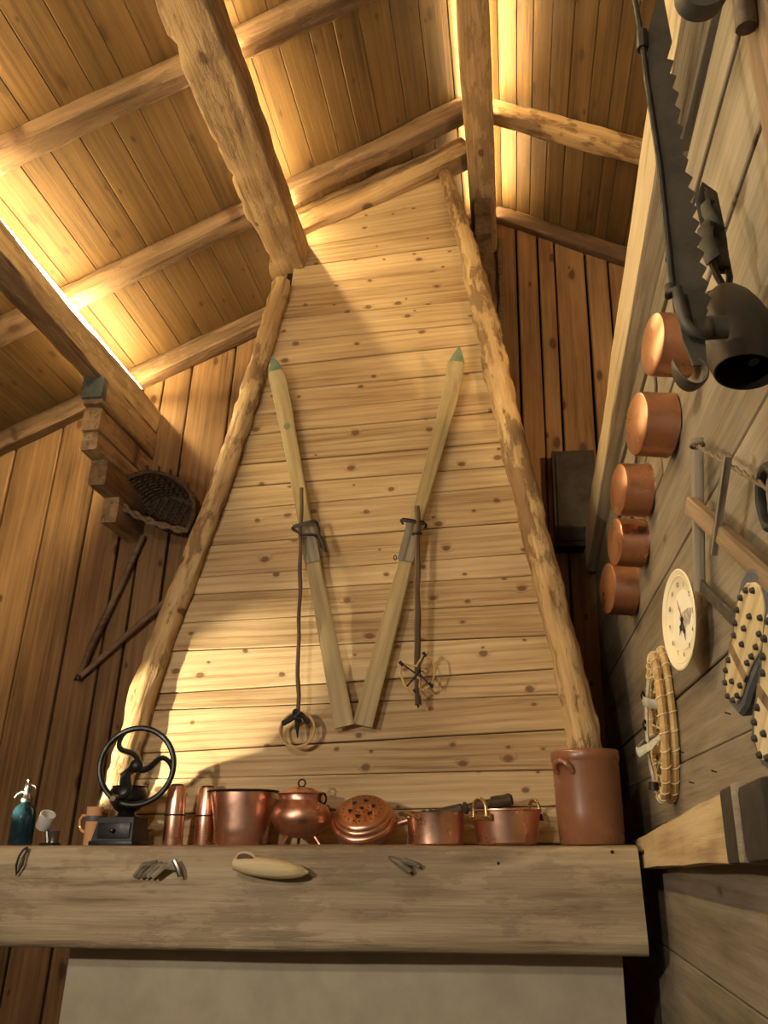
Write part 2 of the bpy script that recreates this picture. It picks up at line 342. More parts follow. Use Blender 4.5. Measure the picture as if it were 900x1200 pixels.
def beam(name, A, B, wdt, hgt, mat, up=(0, 0, 1), rnd=0.25, jit=0.006, step=0.09, parent=None, sd=0.0, taper=1.0, wane=None, twist=0.0):
    """hewn timber from A to B; the axis runs through the middle of its section."""
    A = V(A); B = V(B); m = frame(A, B - A, up); Ln = (B - A).length
    n = max(3, int(Ln / step)); k = 20; v = []; f = []
    for i in range(n + 1):
        x = Ln * i / n; s = 1 + (taper - 1) * i / n
        for j in range(k):
            a = 2 * PI * (j + 0.5) / k; ca, sa = math.cos(a), math.sin(a)
            e = 2.0 / (2.0 + 10.0 * (1 - rnd) ** 2)
            y = math.copysign(abs(ca) ** e, ca) * wdt / 2 * s; z = math.copysign(abs(sa) ** e, sa) * hgt / 2 * s
            nn = noise.noise(V((x * 1.3 + sd, ca * 1.1, sa * 1.1))) * 1.6 + noise.noise(V((x * 7 + sd, ca * 2.5, sa * 2.5))) * 0.7
            y += jit * nn * ca; z += jit * nn * sa
            if wane: dy, dz = wane(x / Ln, ca, sa); y += dy; z += dz
            v.append((x, y, z))
    for i in range(n):
        for j in range(k):
            j2 = (j + 1) % k; f.append((i * k + j, (i + 1) * k + j, (i + 1) * k + j2, i * k + j2))
    f.append(tuple(range(k))); f.append(tuple(n * k + j for j in range(k - 1, -1, -1)))
    g = G(); g.add(v, f)
    return g.build(name, mat, parent, smooth=True, angle=0.6, mw=m)

def pole(name, pts, rad, mat, parent=None, jit=0.12, sd=0.0, seg=16, step=0.05):
    pts = [V(p) for p in pts]; A, B = pts[0], pts[-1]
    m = frame(A, B - A, (0, -1, 0.2)); mi = m.inverted()
    pl = []; rl = []; tot = 0
    for i in range(len(pts) - 1):
        n = max(1, int((pts[i + 1] - pts[i]).length / step))
        for j in range(n):
            t = j / n; pl.append(mi @ pts[i].lerp(pts[i + 1], t)); rl.append(rad[i] + (rad[i + 1] - rad[i]) * t)
    pl.append(mi @ B); rl.append(rad[-1])
    g = G().tube(pl, rl, seg, jit=jit, sd=sd)
    return g.build(name, mat, parent, smooth=True, angle=0.8, mw=m)

# ------------------------------------------------------------------ roof geometry
RZ, SL = 5.6, 0.52
def roof(X): return RZ - SL * abs(X)
def yb(X): return 4.46 + 0.036 * X          # face of the back wall

# floor
fl = G().box((-1.2, 1.0, -0.05), (7.2, 8.0, 0.1)).build('floor', 'floor_stone', None, smooth=False); fl['kind'] = 'structure'

# back wall: upright boards
wb = structure('wall_back', 'gable wall of dark upright boards behind the hood')
xs = [-4.05, -3.78, -3.45, -3.13, -2.84, -2.56, -2.34, -2.203, -2.03, -1.745, -1.5, -1.27, -1.0, -0.75, -0.5, -0.28, -0.1, 0.09, 0.222, 0.333, 0.521, 0.67, 0.9, 1.15, 1.4, 1.7, 2.0, 2.3]
nb = V((0.036, -1, 0)).normalized()
for i in range(len(xs) - 1):
    a, b2 = xs[i], xs[i + 1]
    ta, tb = roof(a) + 0.02, roof(b2) + 0.02
    plank(wb, [(b2, yb(b2), 0.0), (b2, yb(b2), tb), (a, yb(a), ta), (a, yb(a), 0.0)], 0.04, nb, 'back_board', gap=0.004 if i % 2 else 0.009, ch=0.006, wob=0.007, nseg=7, proud=random.uniform(0, 0.008), sd=i)
G().box((-0.9, 4.62, 2.7), (6.6, 0.03, 6.2)).build('backing', 'void', wb, smooth=False)

# left wall: outside the frame, closes the room
wl = structure('wall_left')
zz = 0.0
for i in range(12):
    plank(wl, [(-4.05, 5, zz), (-4.05, -2.5, zz), (-4.05, -2.5, zz + 0.29), (-4.05, 5, zz + 0.29)], 0.04, (1, 0, 0), 'back_board', proud=random.uniform(0, 0.006)); zz += 0.29

# ceiling boards, running with the ridge
ce = structure('ceiling', 'sloping ceiling of narrow pine boards')
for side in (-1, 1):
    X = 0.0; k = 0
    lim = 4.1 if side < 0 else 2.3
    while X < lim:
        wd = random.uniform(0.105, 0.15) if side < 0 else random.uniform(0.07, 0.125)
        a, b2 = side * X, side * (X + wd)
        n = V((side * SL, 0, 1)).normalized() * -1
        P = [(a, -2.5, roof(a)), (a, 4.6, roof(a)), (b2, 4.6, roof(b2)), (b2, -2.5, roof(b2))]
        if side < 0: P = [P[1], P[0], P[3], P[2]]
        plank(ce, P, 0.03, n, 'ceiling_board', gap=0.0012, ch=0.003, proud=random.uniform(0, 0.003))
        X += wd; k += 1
for side in (-1, 1):
    lim = 4.1 if side < 0 else 2.3
    g = G(); z0 = 0.045
    g.add([(0, -2.5, roof(0) + z0), (0, 4.7, roof(0) + z0), (side * lim, 4.7, roof(lim) + z0), (side * lim, -2.5, roof(lim) + z0)], [(0, 1, 2, 3)])
    g.build('underlay', 'void', ce, smooth=False)

# ridge beam, purlins
def crack_wane(t, ca, sa): return (0, 0)
rb = beam('ridge_beam', (-0.125, -2.4, 5.34), (-0.115, 4.5, 5.34), 0.155, 0.25, 'hewn', rnd=0.05, jit=0.006, sd=3)
tag(rb, 'thick squared ridge beam along the roof peak with a long crack', 'beam')
g = G(); cp = [(-0.115 + 0.010 * noise.noise(V((i * 0.8, 3, 1))) + 0.004 * noise.noise(V((i * 2.3, 7, 1))), 2.4 + i * 0.075, 5.2165) for i in range(20)]
for i in range(len(cp) - 1):
    pass
g.tube(cp, [0.002] + [0.0055] * 18 + [0.002], 6); g.build('crack', 'void', rb, mw=rb.matrix_world.inverted())

def pc_wane(t, ca, sa):
    y = t * 22.0
    n = max(0.0, noise.noise(V((y * 1.7, 4.2, 0)))) * 0.09 + max(0, noise.noise(V((y * 5.1, 1.2, 0)))) * 0.03
    return (-n * ca if ca > 0.1 and sa < 0.3 else 0.0, n * 0.4 if ca > 0.3 and sa < -0.3 else 0.0)
pc = beam('purlin', (-1.185, -2.4, 4.63), (-1.205, 4.44, 4.63), 0.215, 0.19, 'hewn', rnd=0.12, jit=0.013, sd=11, wane=pc_wane, step=0.05)
tag(pc, 'broad rough hewn purlin with bark edge, ending at the hood top', 'beam')
pl_ = beam('purlin', (-2.245, -2.4, 3.99), (-2.265, 4.38, 3.99), 0.13, 0.17, 'hewn', rnd=0.12, jit=0.012, sd=21, step=0.06)
tag(pl_, 'purlin at the left edge resting on a stepped corbel', 'beam')
G().box((-1.18, 1.4, 4.787), (0.03, 5.7, 0.13)).build('batten', 'rafter_wood', pc, smooth=False, mw=pc.matrix_world.inverted())
G().box((-2.295, 1.4, 4.12), (0.03, 5.7, 0.104)).build('batten', 'rafter_wood', pl_, smooth=False, mw=pl_.matrix_world.inverted())

# rafters
def rafter(x0, x1, y0, y1, label, h=0.105, wd=0.11, sd=0.0, mat='rafter_wood', off=0.0):
    up = V((SL * (1 if x1 > x0 else -1), 0, 1))
    c = -(h / 2) / math.cos(math.atan(SL)) - off
    o = beam('rafter', (x0, y0 + wd / 2, roof(x0) + c), (x1, y1 + wd / 2, roof(x1) + c), wd, h, mat, up=up, rnd=0.5, jit=0.010, sd=sd, taper=1.08)
    return tag(o, label, 'beam', 'roof rafters')
rafter(-0.2, -3.9, 2.51, 2.45, 'rafter nearest the viewer on the left slope, at the top left', sd=1)
rafter(-0.2, -3.9, 3.435, 3.40, 'middle rafter of the left slope, meeting the ridge above the hood header', sd=2)
rafter(-0.1, -3.9, 4.335, 4.24, 'left slope rafter lying against the back wall boards', sd=3, h=0.125)
rafter(-0.05, 2.1, 3.53, 3.55, 'pale rounded rafter crossing the right slope above the others', sd=4, mat='log')
rafter(-0.05, 2.1, 4.40, 4.44, 'reddish rafter against the back wall on the right slope', sd=5)

# LED strips on the beams, facing the boards
def led(x, y0, y1, z, label, wd=0.012, e=None):
    g = G().box((0, 0, 0), (wd, y1 - y0, 0.006)); o = g.build('led_strip', 'led', None, smooth=False)
    o.location = (x, (y0 + y1) / 2, z); tag(o, label, 'light strip', 'warm strips on the roof timbers')
led(-0.080, -1.5, 4.38, 5.472, 'glowing light strip along the right side of the ridge beam')
led(-0.16, -1.5, 4.30, 5.47, 'glowing light strip along the left side of the ridge beam')
led(-1.18, -1.5, 4.25, 4.855, 'glowing light strip on the broad purlin left of the hood')
led(-2.295, -1.5, 4.25, 4.175, 'glowing light strip on the purlin at the left edge', wd=0.026)

# corbels: stacked log ends under the left purlin and the ridge
cb = thing('corbel', 'stepped corbel of stacked beam ends under the left purlin', 'corbel', (-2.235, 4.38, 3.1))
def corb(parent, org, blocks, mat):
    for i, (x0, x1, y0, z0, z1) in enumerate(blocks):
        beam('corbel_block', V(((x0 + x1) / 2, y0, (z0 + z1) / 2)) - V(org), V(((x0 + x1) / 2, 4.47, (z0 + z1) / 2)) - V(org), x1 - x0, z1 - z0 - 0.004, mat, rnd=0.04, jit=0.004, parent=parent, sd=40 + i * 3)
corb(cb, (-2.235, 4.38, 3.1), [(-2.30, -2.19, 3.66, 3.74, 3.905), (-2.305, -2.20, 3.70, 3.60, 3.74), (-2.30, -2.205, 3.72, 3.49, 3.60), (-2.29, -2.19, 3.84, 3.335, 3.49), (-2.28, -2.185, 4.02, 3.18, 3.335)], 'hewn')
g = G().box((0, 0, 0), (0.125, 0.06, 0.13), 0.012); g.build('tape', 'grey_tape', cb, mw=T(-0.012, -0.712, 0.735))
cr = thing('corbel', 'dark stepped corbel under the end of the ridge beam', 'corbel', (-0.12, 4.45, 4.4))
corb(cr, (-0.12, 4.45, 4.4), [(-0.165, -0.07, 3.95, 5.10, 5.215), (-0.165, -0.065, 3.97, 4.96, 5.10), (-0.16, -0.06, 4.02, 4.70, 4.96), (-0.14, -0.045, 4.18, 4.40, 4.70)], 'rafter_wood')
g = G().tube([(-0.02 + 0.012 * noise.noise(V((i * 0.7, 0, 0))), yb(0) - 0.03, 5.3 - i * 0.06) for i in range(19)], 0.017, 7, jit=0.5, sd=3)
tag(g.build('chinking_rope', 'rope'), 'frayed fibre rope hanging beside the ridge corbel', 'rope')

# ------------------------------------------------------------------ chimney hood
HN = V((0, -(5.3 - 1.55), 3.75 - 3.2)).normalized(); HP = V((0, 3.2, 1.55))
def hoodp(X, z, off=0.0):
    y = 3.2 + (z - 1.55) * 0.55 / 3.75
    return V((X, y, z)) + HN * off
def on_hood(px, py, off=0.0):
    r = ray(px, py); p0 = HP + HN * off
    return CAM + r * ((p0 - CAM).dot(HN) / r.dot(HN))
hood = thing('chimney_hood', 'tall tapering chimney hood clad in pale knotty pine boards', 'chimney hood', (-0.6, 3.3, 1.55))
hmi = hood.matrix_world.inverted()
def lx(z): return -1.585 + (z - 1.6) * (1.585 - 1.205) / (4.45 - 1.6)
def rx(z):
    pts = [(1.5, 0.33), (1.95, 0.26), (2.32, 0.20), (2.78, 0.125), (3.31, 0.02), (3.93, -0.075), (4.6, -0.205), (5.25, -0.345), (5.6, -0.42)]
    for (a, b1), (c, d1) in zip(pts, pts[1:]):
        if a <= z <= c: return b1 + (d1 - b1) * (z - a) / (c - a)
    return 0.33
seams = [(1.56, .045), (1.684, .0494), (1.815, .0471), (1.940, .0746), (2.094, .0520), (2.181, .0729), (2.340, .0461), (2.475, .0561), (2.604, .0507), (2.699, .0662), (2.856, .0643), (3.039, .0709), (3.153, .0560), (3.282, .0641), (3.457, .0681), (3.575, .0585), (3.713, .0574), (3.882, .0700), (4.031, .0482), (4.192, .0538), (4.432, .0624), (4.592, .09), (4.762, .13), (4.95, .2), (5.14, .3)]
def topz(X): return roof(X) - 0.20
for i in range(len(seams) - 1):
    (z0, s0), (z1, s1) = seams[i], seams[i + 1]
    zm = (z0 + z1) / 2
    xl, xr = lx(zm), rx(zm)
    if z1 > 4.45: xl = max(xl, -1.16)
    if i == 0: s0 = s0
    def pt(X, z, s): return hmi @ hoodp(X, z + s * (X + 0.6))
    P = [pt(xl, z0, s0), pt(xr, z0, s0), pt(xr, z1, s1), pt(xl, z1, s1)]
    if z1 > 4.6:   # boards under the sloping header
        xl = -1.16
        P = [pt(xl, z0, s0), pt(xr, z0, s0), pt(rx(z1), z1, s1), pt(xl, z1, s1)]
    plank(hood, P, 0.03, HN, 'pine', gap=0.0018, ch=0.003, wob=0.0025, nseg=4, proud=random.uniform(0, 0.006), sd=i + 50)
# sides and inner lining of the hood, reaching back to the wall
g = G()
zz = [1.5, 2.3, 3.1, 3.9, 4.7]
for side in (-1, 1):
    n0 = len(g.v); vv = []
    for z in (zz if side < 0 else zz + [5.2]):
        X = (lx(z) + 0.02) if side < 0 else (rx(z) - 0.03)
        p = hoodp(X, z, -0.03); vv += [p, V((X, 4.44, z))]
    ff = [(2 * i, 2 * i + 1, 2 * i + 3, 2 * i + 2) for i in range(len(vv) // 2 - 1)]
    g.add(vv, ff)
g.v = [hmi @ q for q in g.v]; g.build('side_lining', 'back_board', hood, smooth=False)
g = G(); P = [hoodp(-1.56, 1.5, -0.035), hoodp(0.30, 1.5, -0.035), hoodp(-0.36, 5.2, -0.035), hoodp(-1.18, 4.75, -0.035)]
g.add([hmi @ p for p in P], [(0, 1, 2, 3)]); g.build('lining', 'void', hood, smooth=False)
# corner poles
lp = [on_hood(122, 972, 0.03), on_hood(140, 920, 0.03), on_hood(166, 820, 0.03), on_hood(194, 740, 0.03), on_hood(228, 650, 0.03), on_hood(262, 560, 0.03), on_hood(300, 440, 0.03), on_hood(331, 332, 0.03)]
pole('corner_pole', [hmi @ p for p in lp], [0.058, 0.056, 0.054, 0.052, 0.05, 0.05, 0.052, 0.052], 'log', hood, jit=0.22, sd=2.0, seg=22, step=0.035)
rp = [on_hood(700, 1000, 0.02), on_hood(686, 870, 0.02), on_hood(661, 760, 0.02), on_hood(631, 640, 0.02), on_hood(601, 520, 0.02), on_hood(575, 400, 0.02), on_hood(548, 290, 0.02), on_hood(521, 203, 0.02)]
pole('corner_pole', [hmi @ p for p in rp], [0.064, 0.062, 0.058, 0.056, 0.06, 0.062, 0.052, 0.036], 'log', hood, jit=0.24, sd=8.0, seg=22, step=0.035)
# header log above the hood
hd = beam('header_log', (-0.2, 3.71, roof(-0.2) - 0.125), (-1.25, 3.71, roof(-1.25) - 0.125), 0.12, 0.17, 'hewn', up=(-SL, 0, 1), rnd=0.45, jit=0.020, sd=17)
tag(hd, 'slanting log along the top edge of the hood', 'beam')

# ------------------------------------------------------------------ mantel
TAU = math.atan(0.0385)
def shelf_z(X): return 1.5873 + 0.0385 * X
SR = Ry(-TAU)
mt = thing('mantel_beam', 'heavy weathered mantel beam carrying the copper pots', 'shelf', (-0.72, 2.9, shelf_z(-0.72)), SR)
def m_wane(t, ca, sa): return (0, 0)
bm_ = beam('shelf_board', (-1.11, 0.165, -0.16), (1.10, 0.165, -0.16), 0.35, 0.32, 'mantel_wood', rnd=0.02, jit=0.003, sd=33, parent=mt)
for (x, z, r) in ((1.02, -0.022, 0.006), (0.66, -0.055, 0.006), (-0.12, -0.07, 0.005)):
    G().lathe([(0, 0.004), (r * 0.8, 0.003), (r, 0), (r, -0.01)], 10).tr(T(x, -0.009, z) @ Rx(PI / 2)).build('nail', 'iron', mt)
wh = G().box((-0.62, 3.22, 0.63), (1.9, 0.3, 1.3)).build('wall_hearth', 'plaster', None, smooth=False); wh['kind'] = 'structure'

# ------------------------------------------------------------------ right partition
WX = 0.47
wr = structure('wall_right', 'partition of wide grey-brown boards hung with tools')
zs = [0.0, 0.35, 0.7, 1.05, 1.3, 1.56, 1.82, 2.0, 2.19, 2.365, 2.42, 2.65, 2.82, 3.09, 3.24]
zs = [0.0, 0.35, 0.7, 1.05, 1.3, 1.58, 1.82, 2.0, 2.365, 2.65, 2.82, 3.09, 3.32, 3.55]
for i in range(len(zs) - 1):
    a, b2 = zs[i], zs[i + 1]
    t = 0.012 * random.uniform(-1, 1)
    cuts = [4.48, random.uniform(1.2, 3.0), -0.6] if i in (6, 9) else [4.48, -0.6]
    for j in range(len(cuts) - 1):
        ya, yb_ = cuts[j], cuts[j + 1]
        def bz(y): return 3.37 - 0.127 * (y - 2.24) - 0.05
        if b2 > 3.05:
            ya = min(ya, 2.24 - (a + 0.06 - 3.32) / 0.127)
        plank(wr, [(WX, ya, a), (WX, yb_, a), (WX, yb_, min(b2, bz(yb_))), (WX, ya, min(b2, bz(ya)))], 0.04, (-1, 0, 0), 'grey_board', gap=0.005 if i == 10 else 0.0014, ch=0.003, wob=0.003, nseg=6, proud=random.uniform(0, 0.006), sd=i + 80)
for (px, py) in ((790, 905), (801, 882), (813, 918), (776, 935), (840, 905), (856, 837), (873, 700), (897, 590)):
    p = on_x(px, py, WX - 0.008)
    G().tube([(0, 0, 0), (-0.010, -0.002, 0.003), (-0.012, -0.002, 0.003)], [0.0016, 0.0016, 0.003], 6).build('nail', 'iron', wr, mw=T(*p))
G().box((WX + 0.07, 1.95, 1.5), (0.03, 5.0, 3.0)).build('backing', 'void', wr, smooth=False)
tb = beam('top_plate', (0.47, -0.6, 3.73), (0.47, 4.44, 3.09), 0.12, 0.20, 'pale_beam', rnd=0.04, jit=0.006, sd=51)
tag(tb, 'pale squared top beam of the right partition, running to the back wall', 'beam')

# dark cupboard on the far back wall
bx = thing('wall_cupboard', 'dark box on the back wall beyond the right corner pole', 'box', (0.37, 4.4, 3.1))
G().box((0, 0, 0.3), (0.24, 0.12, 0.58), 0.006).build('body', 'dark_panel', bx)
G().box((0, -0.066, 0.3), (0.2, 0.012, 0.52), 0.003).build('door', 'dark_panel', bx)


# ------------------------------------------------------------------ things on the mantel
def on_shelf(name, label, cat, X, Y=3.05, rz=0.0, group=None):
    return thing(name, label, cat, (X, Y, shelf_z(X)), SR @ Rz(rz), group)
def ring_handle(w, h, r, n=16):
    """upright loop handle in XZ, feet at (+-w/2, 0, 0)"""
    return [(w / 2 * math.cos(a) * (1 + 0.12 * math.sin(a)), 0, h * math.sin(a) ** 0.8) for a in [PI * i / (n - 1) for i in range(n)]]

# soda siphon
t = on_shelf('soda_siphon', 'blue glass soda siphon with a metal spout at the left end of the mantel', 'bottle', -1.795, 3.0)
G().lathe([(0, 0.004), (0.038, 0.0), (0.043, 0.008), (0.043, 0.10), (0.041, 0.118), (0.032, 0.136), (0.018, 0.146), (0.0155, 0.156), (0.0135, 0.156), (0.014, 0.146), (0.028, 0.134), (0.037, 0.116), (0.039, 0.10), (0.039, 0.012), (0, 0.009)], 28).build('bottle', 'glass_blue', t)
hd_ = G().lathe([(0, 0.152), (0.019, 0.152), (0.020, 0.162), (0.013, 0.170), (0.011, 0.19), (0.014, 0.195), (0.012, 0.215), (0.006, 0.222), (0.0085, 0.230), (0, 0.236)], 16).build('head', 'pewter', t)
G().tube([(0, 0, 0.185), (-0.02, -0.004, 0.188), (-0.036, -0.006, 0.178), (-0.043, -0.006, 0.166)], [0.008, 0.0075, 0.0065, 0.006], 10).build('spout', 'pewter', hd_)
G().tube([(0, 0, 0.208), (0.016, 0, 0.212), (0.030, 0, 0.206), (0.034, 0, 0.198)], [0.005, 0.0045, 0.004, 0.004], 8, flat=0.6).build('lever', 'pewter', hd_)

# small lamp with tilted cylinder
t = on_shelf('small_lamp', 'small metal lamp with a tilted silvery cylinder, next to the blue siphon', 'lamp', -1.655, 2.96)
G().lathe([(0, 0), (0.036, 0), (0.037, 0.006), (0.03, 0.010), (0, 0.011)], 24).build('base', 'iron', t)
G().lathe([(0, 0.01), (0.018, 0.01), (0.0185, 0.046), (0.021, 0.049), (0.019, 0.052), (0.016, 0.05), (0, 0.044)], 20).tr(T(0.012, 0, 0)).build('jar', 'pewter', t)
G().tube([(-0.01, 0, 0.008), (-0.016, 0, 0.04), (-0.02, 0, 0.06)], 0.006, 8).build('stem', 'pewter', t)
G().lathe([(0, 0), (0.026, 0.0), (0.0275, 0.003), (0.0275, 0.052), (0.0265, 0.055), (0.0245, 0.053), (0.0245, 0.02), (0, 0.018)], 24).tr(T(-0.036, 0.0, 0.062) @ Ry(0.52) @ Rx(0.35)).build('cylinder', 'white_metal', t)

# amber mug
t = on_shelf('tall_mug', 'tall amber mug with a dark band and curved handle behind the mill', 'mug', -1.548, 3.06)
G().lathe([(0, 0.003), (0.028, 0), (0.030, 0.004), (0.029, 0.07), (0.031, 0.134), (0.029, 0.134), (0.027, 0.07), (0.027, 0.008), (0, 0.007)], 26).build('body', 'glass_amber', t)
G().lathe([(0.0296, 0.083), (0.0306, 0.085), (0.0306, 0.101), (0.0300, 0.103)], 26).build('band', 'grey_leather', t)
G().tube([(-0.028, 0, 0.102), (-0.046, 0, 0.105), (-0.056, 0, 0.088), (-0.054, 0, 0.066), (-0.042, 0, 0.05), (-0.028, 0, 0.046)], 0.0052, 8).build('handle', 'glass_amber', t)

# coffee mill
t = on_shelf('coffee_mill', 'black cast iron coffee mill with a big spoked hand wheel', 'coffee mill', -1.425, 3.03);
G().box((0, 0, 0.008), (0.165, 0.15, 0.016), 0.004).build('foot', 'black_iron', t)
g = G(); g.add([(-0.076, -0.07, 0.014), (0.078, -0.07, 0.014), (0.078, 0.07, 0.014), (-0.076, 0.07, 0.014), (-0.058, -0.06, 0.095), (0.074, -0.06, 0.095), (0.074, 0.06, 0.095), (-0.058, 0.06, 0.095)], [(0, 1, 2, 3), (4, 5, 6, 7), (0, 1, 5, 4), (1, 2, 6, 5), (2, 3, 7, 6), (3, 0, 4, 7)]); g.build('base_box', 'black_iron', t, smooth=False)
dr = G().box((0.008, -0.068, 0.05), (0.12, 0.012, 0.052), 0.003).build('drawer', 'black_iron', t)
G().lathe([(0, 0.022), (0.007, 0.018), (0.008, 0.012), (0.004, 0.006), (0.004, 0)], 12).tr(T(0.008, -0.074, 0.05) @ Rx(PI / 2)).build('knob', 'black_iron', dr)
G().lathe([(0, 0.09), (0.052, 0.09), (0.054, 0.097), (0.036, 0.104), (0.030, 0.113), (0.045, 0.124), (0.062, 0.145), (0.068, 0.168), (0.066, 0.19), (0.060, 0.20), (0.064, 0.204), (0.058, 0.206), (0.0, 0.21)], 30).tr(T(0.012, 0.01, 0)).build('hopper', 'black_iron', t)
G().tube([(0.012, -0.03, 0.19), (0.014, -0.045, 0.24), (0.055, -0.06, 0.265), (0.084, -0.08, 0.268)], [0.020, 0.017, 0.015, 0.018], 10).build('bracket', 'black_iron', t)
# wheel
wc = V((0.090, -0.115, 0.266)); wr_ = 0.132
wl_ = G().tube(circ((0, 0, 0), wr_, 48), 0.0122, 10, closed=True, flat=0.85).build('hand_wheel', 'black_iron', t, mw=T(*wc) @ Rz(0.16) @ Rx(0.05))
G().lathe([(0, -0.035), (0.018, -0.035), (0.022, -0.015), (0.024, 0.01), (0.016, 0.02), (0, 0.024)], 16).tr(Rx(PI / 2)).build('hub', 'black_iron', wl_)
for k in range(3):
    a0 = 0.85 + k * 2 * PI / 3
    pts = []
    for i in range(15):
        q = i / 14.0; r = wr_ * q
        a = a0 + 1.55 * math.sin(q * PI * 0.75)
        pts.append((r * math.cos(a), 0, r * math.sin(a)))
    G().tube(pts, [0.0155 - 0.005 * i / 14 for i in range(15)], 8, flat=0.8).build('spoke', 'black_iron', wl_)
G().lathe([(0, 0), (0.009, 0.0), (0.010, 0.012), (0.008, 0.03), (0.010, 0.05), (0.0, 0.056)], 12).tr(T(-0.06, 0, -0.11) @ Rx(PI / 2)).build('crank_knob', 'grey_stick', wl_)

# copper flasks
for X, Y, lab, hh in ((-1.222, 3.03, 'copper cylinder flask with a dark seam, standing nearest the coffee mill', 0.203), (-1.130, 3.10, 'copper cylinder flask with a dark seam, standing beside the copper bucket', 0.200)):
    t = on_shelf('copper_flask', lab, 'flask', X, Y, group='copper cylinder flasks')
    G().lathe([(0, 0.0), (0.035, 0.0), (0.0365, 0.004), (0.0355, hh * 0.5), (0.034, hh - 0.006), (0.031, hh), (0, hh)], 28, jit=0.01).build('body', 'copper', t)
    G().lathe([(0.0355, hh * 0.49), (0.038, hh * 0.495), (0.038, hh * 0.515), (0.0352, hh * 0.52)], 28).build('band', 'iron', t)
    G().lathe([(0.024, hh - 0.001), (0.024, hh + 0.004), (0.018, hh + 0.007), (0, hh + 0.007)], 20).build('cap', 'iron', t)

# bucket
t = on_shelf('copper_bucket', 'large straight copper bucket with a rolled rim and dented side', 'bucket', -0.975, 3.05)
G().lathe([(0, 0.002), (0.088, 0.0), (0.093, 0.005), (0.099, 0.06), (0.108, 0.13), (0.117, 0.178), (0.117, 0.180), (0.113, 0.178), (0.104, 0.13), (0.094, 0.06), (0.088, 0.01), (0, 0.008)], 48, jit=0.022, sd=3).build('body', 'copper', t)
G().tube(circ((0, 0, 0.181), 0.126, 48, (1, 0, 0), (0, 1, 0)), 0.006, 8, closed=True, flat=0.7).build('rim', 'iron', t)

# cauldron
t = on_shelf('copper_cauldron', 'round bellied copper cauldron with lid standing on three legs', 'cauldron', -0.752, 3.03)
G().lathe([(0, 0.022), (0.05, 0.025), (0.085, 0.046), (0.103, 0.078), (0.106, 0.098), (0.098, 0.124), (0.082, 0.142), (0.078, 0.15), (0.080, 0.166), (0.084, 0.169), (0.078, 0.169), (0.075, 0.15), (0.09, 0.12), (0.1, 0.09), (0.08, 0.05), (0, 0.03)], 40, jit=0.012, sd=9).build('body', 'copper_dull', t)
ld = G().lathe([(0.088, 0.168), (0.090, 0.171), (0.086, 0.174), (0.05, 0.183), (0.046, 0.188), (0.02, 0.193), (0, 0.194)], 36).build('lid', 'copper_dull', t)
G().tube(circ((0, 0, 0.207), 0.013, 18), 0.003, 8, closed=True).build('lid_ring', 'iron', ld)
for k in range(3):
    a = -2.3 + k * 2 * PI / 3
    c, s_ = math.cos(a), math.sin(a)
    G().tube([(0.05 * c, 0.05 * s_, 0.034), (0.064 * c, 0.064 * s_, 0.016), (0.076 * c, 0.076 * s_, 0.001)], [0.008, 0.006, 0.005], 8).build('leg', 'copper_dull', t)
G().tube(circ((0.083, -0.02, 0.152), 0.018, 16, (0.5, 0.8, 0), (0, 0, 1)), 0.004, 8, closed=True).build('ring', 'iron', t)
G().tube(arc((0, 0.0, 0.15), 0.095, -0.9, 1.2, 14, (0.15, 1, 0), (1, -0.1, -0.25)), 0.0035, 8).build('bail', 'iron', t)

# warming pan leaning back, lid facing the room
t = on_shelf('warming_pan', 'copper warming pan with pierced lid and long dark turned handle', 'bed warmer', -0.527, 3.05)
tilt = T(0, 0, 0.062) @ Rx(0.70)
pb = G().lathe([(0, -0.052), (0.075, -0.05), (0.098, -0.035), (0.106, -0.01), (0.108, 0.008), (0.114, 0.012), (0.112, 0.016), (0.1, 0.016), (0.09, 0.004), (0, 0.0)], 40).build('pan', 'copper_dull', t, mw=tilt @ T(0, 0, 0.012))
ldw = G().lathe([(0.110, 0.016), (0.113, 0.020), (0.109, 0.025), (0.104, 0.026), (0.103, 0.034), (0.098, 0.040), (0.094, 0.041), (0.092, 0.048), (0.082, 0.056), (0.03, 0.063), (0, 0.064)], 40).build('lid', 'copper_pan', t, mw=tilt @ T(0, 0, 0.012))
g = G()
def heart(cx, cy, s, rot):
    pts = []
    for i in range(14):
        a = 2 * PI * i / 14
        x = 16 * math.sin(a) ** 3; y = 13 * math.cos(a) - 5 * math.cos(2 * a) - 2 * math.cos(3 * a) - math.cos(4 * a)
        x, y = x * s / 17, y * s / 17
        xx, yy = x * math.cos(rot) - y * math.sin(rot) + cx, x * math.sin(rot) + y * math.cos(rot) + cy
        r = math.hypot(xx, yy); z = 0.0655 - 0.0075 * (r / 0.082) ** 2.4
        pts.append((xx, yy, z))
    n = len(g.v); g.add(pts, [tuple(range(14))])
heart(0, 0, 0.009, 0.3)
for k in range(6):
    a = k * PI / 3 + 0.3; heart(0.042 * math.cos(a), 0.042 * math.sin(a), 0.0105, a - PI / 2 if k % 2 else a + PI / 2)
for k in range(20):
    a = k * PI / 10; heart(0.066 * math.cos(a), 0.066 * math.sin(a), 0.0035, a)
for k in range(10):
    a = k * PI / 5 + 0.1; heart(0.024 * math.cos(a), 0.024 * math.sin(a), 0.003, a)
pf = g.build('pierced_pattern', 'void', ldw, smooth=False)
h0 = V((0.105, 0.03, 0.066)); h1 = V((0.20, 0.036, 0.094)); h2 = V((0.524, 0.06, 0.148))
G().tube([h0, h0.lerp(h1, 0.5), h1], [0.010, 0.012, 0.013], 10).build('ferrule', 'copper_dull', t)
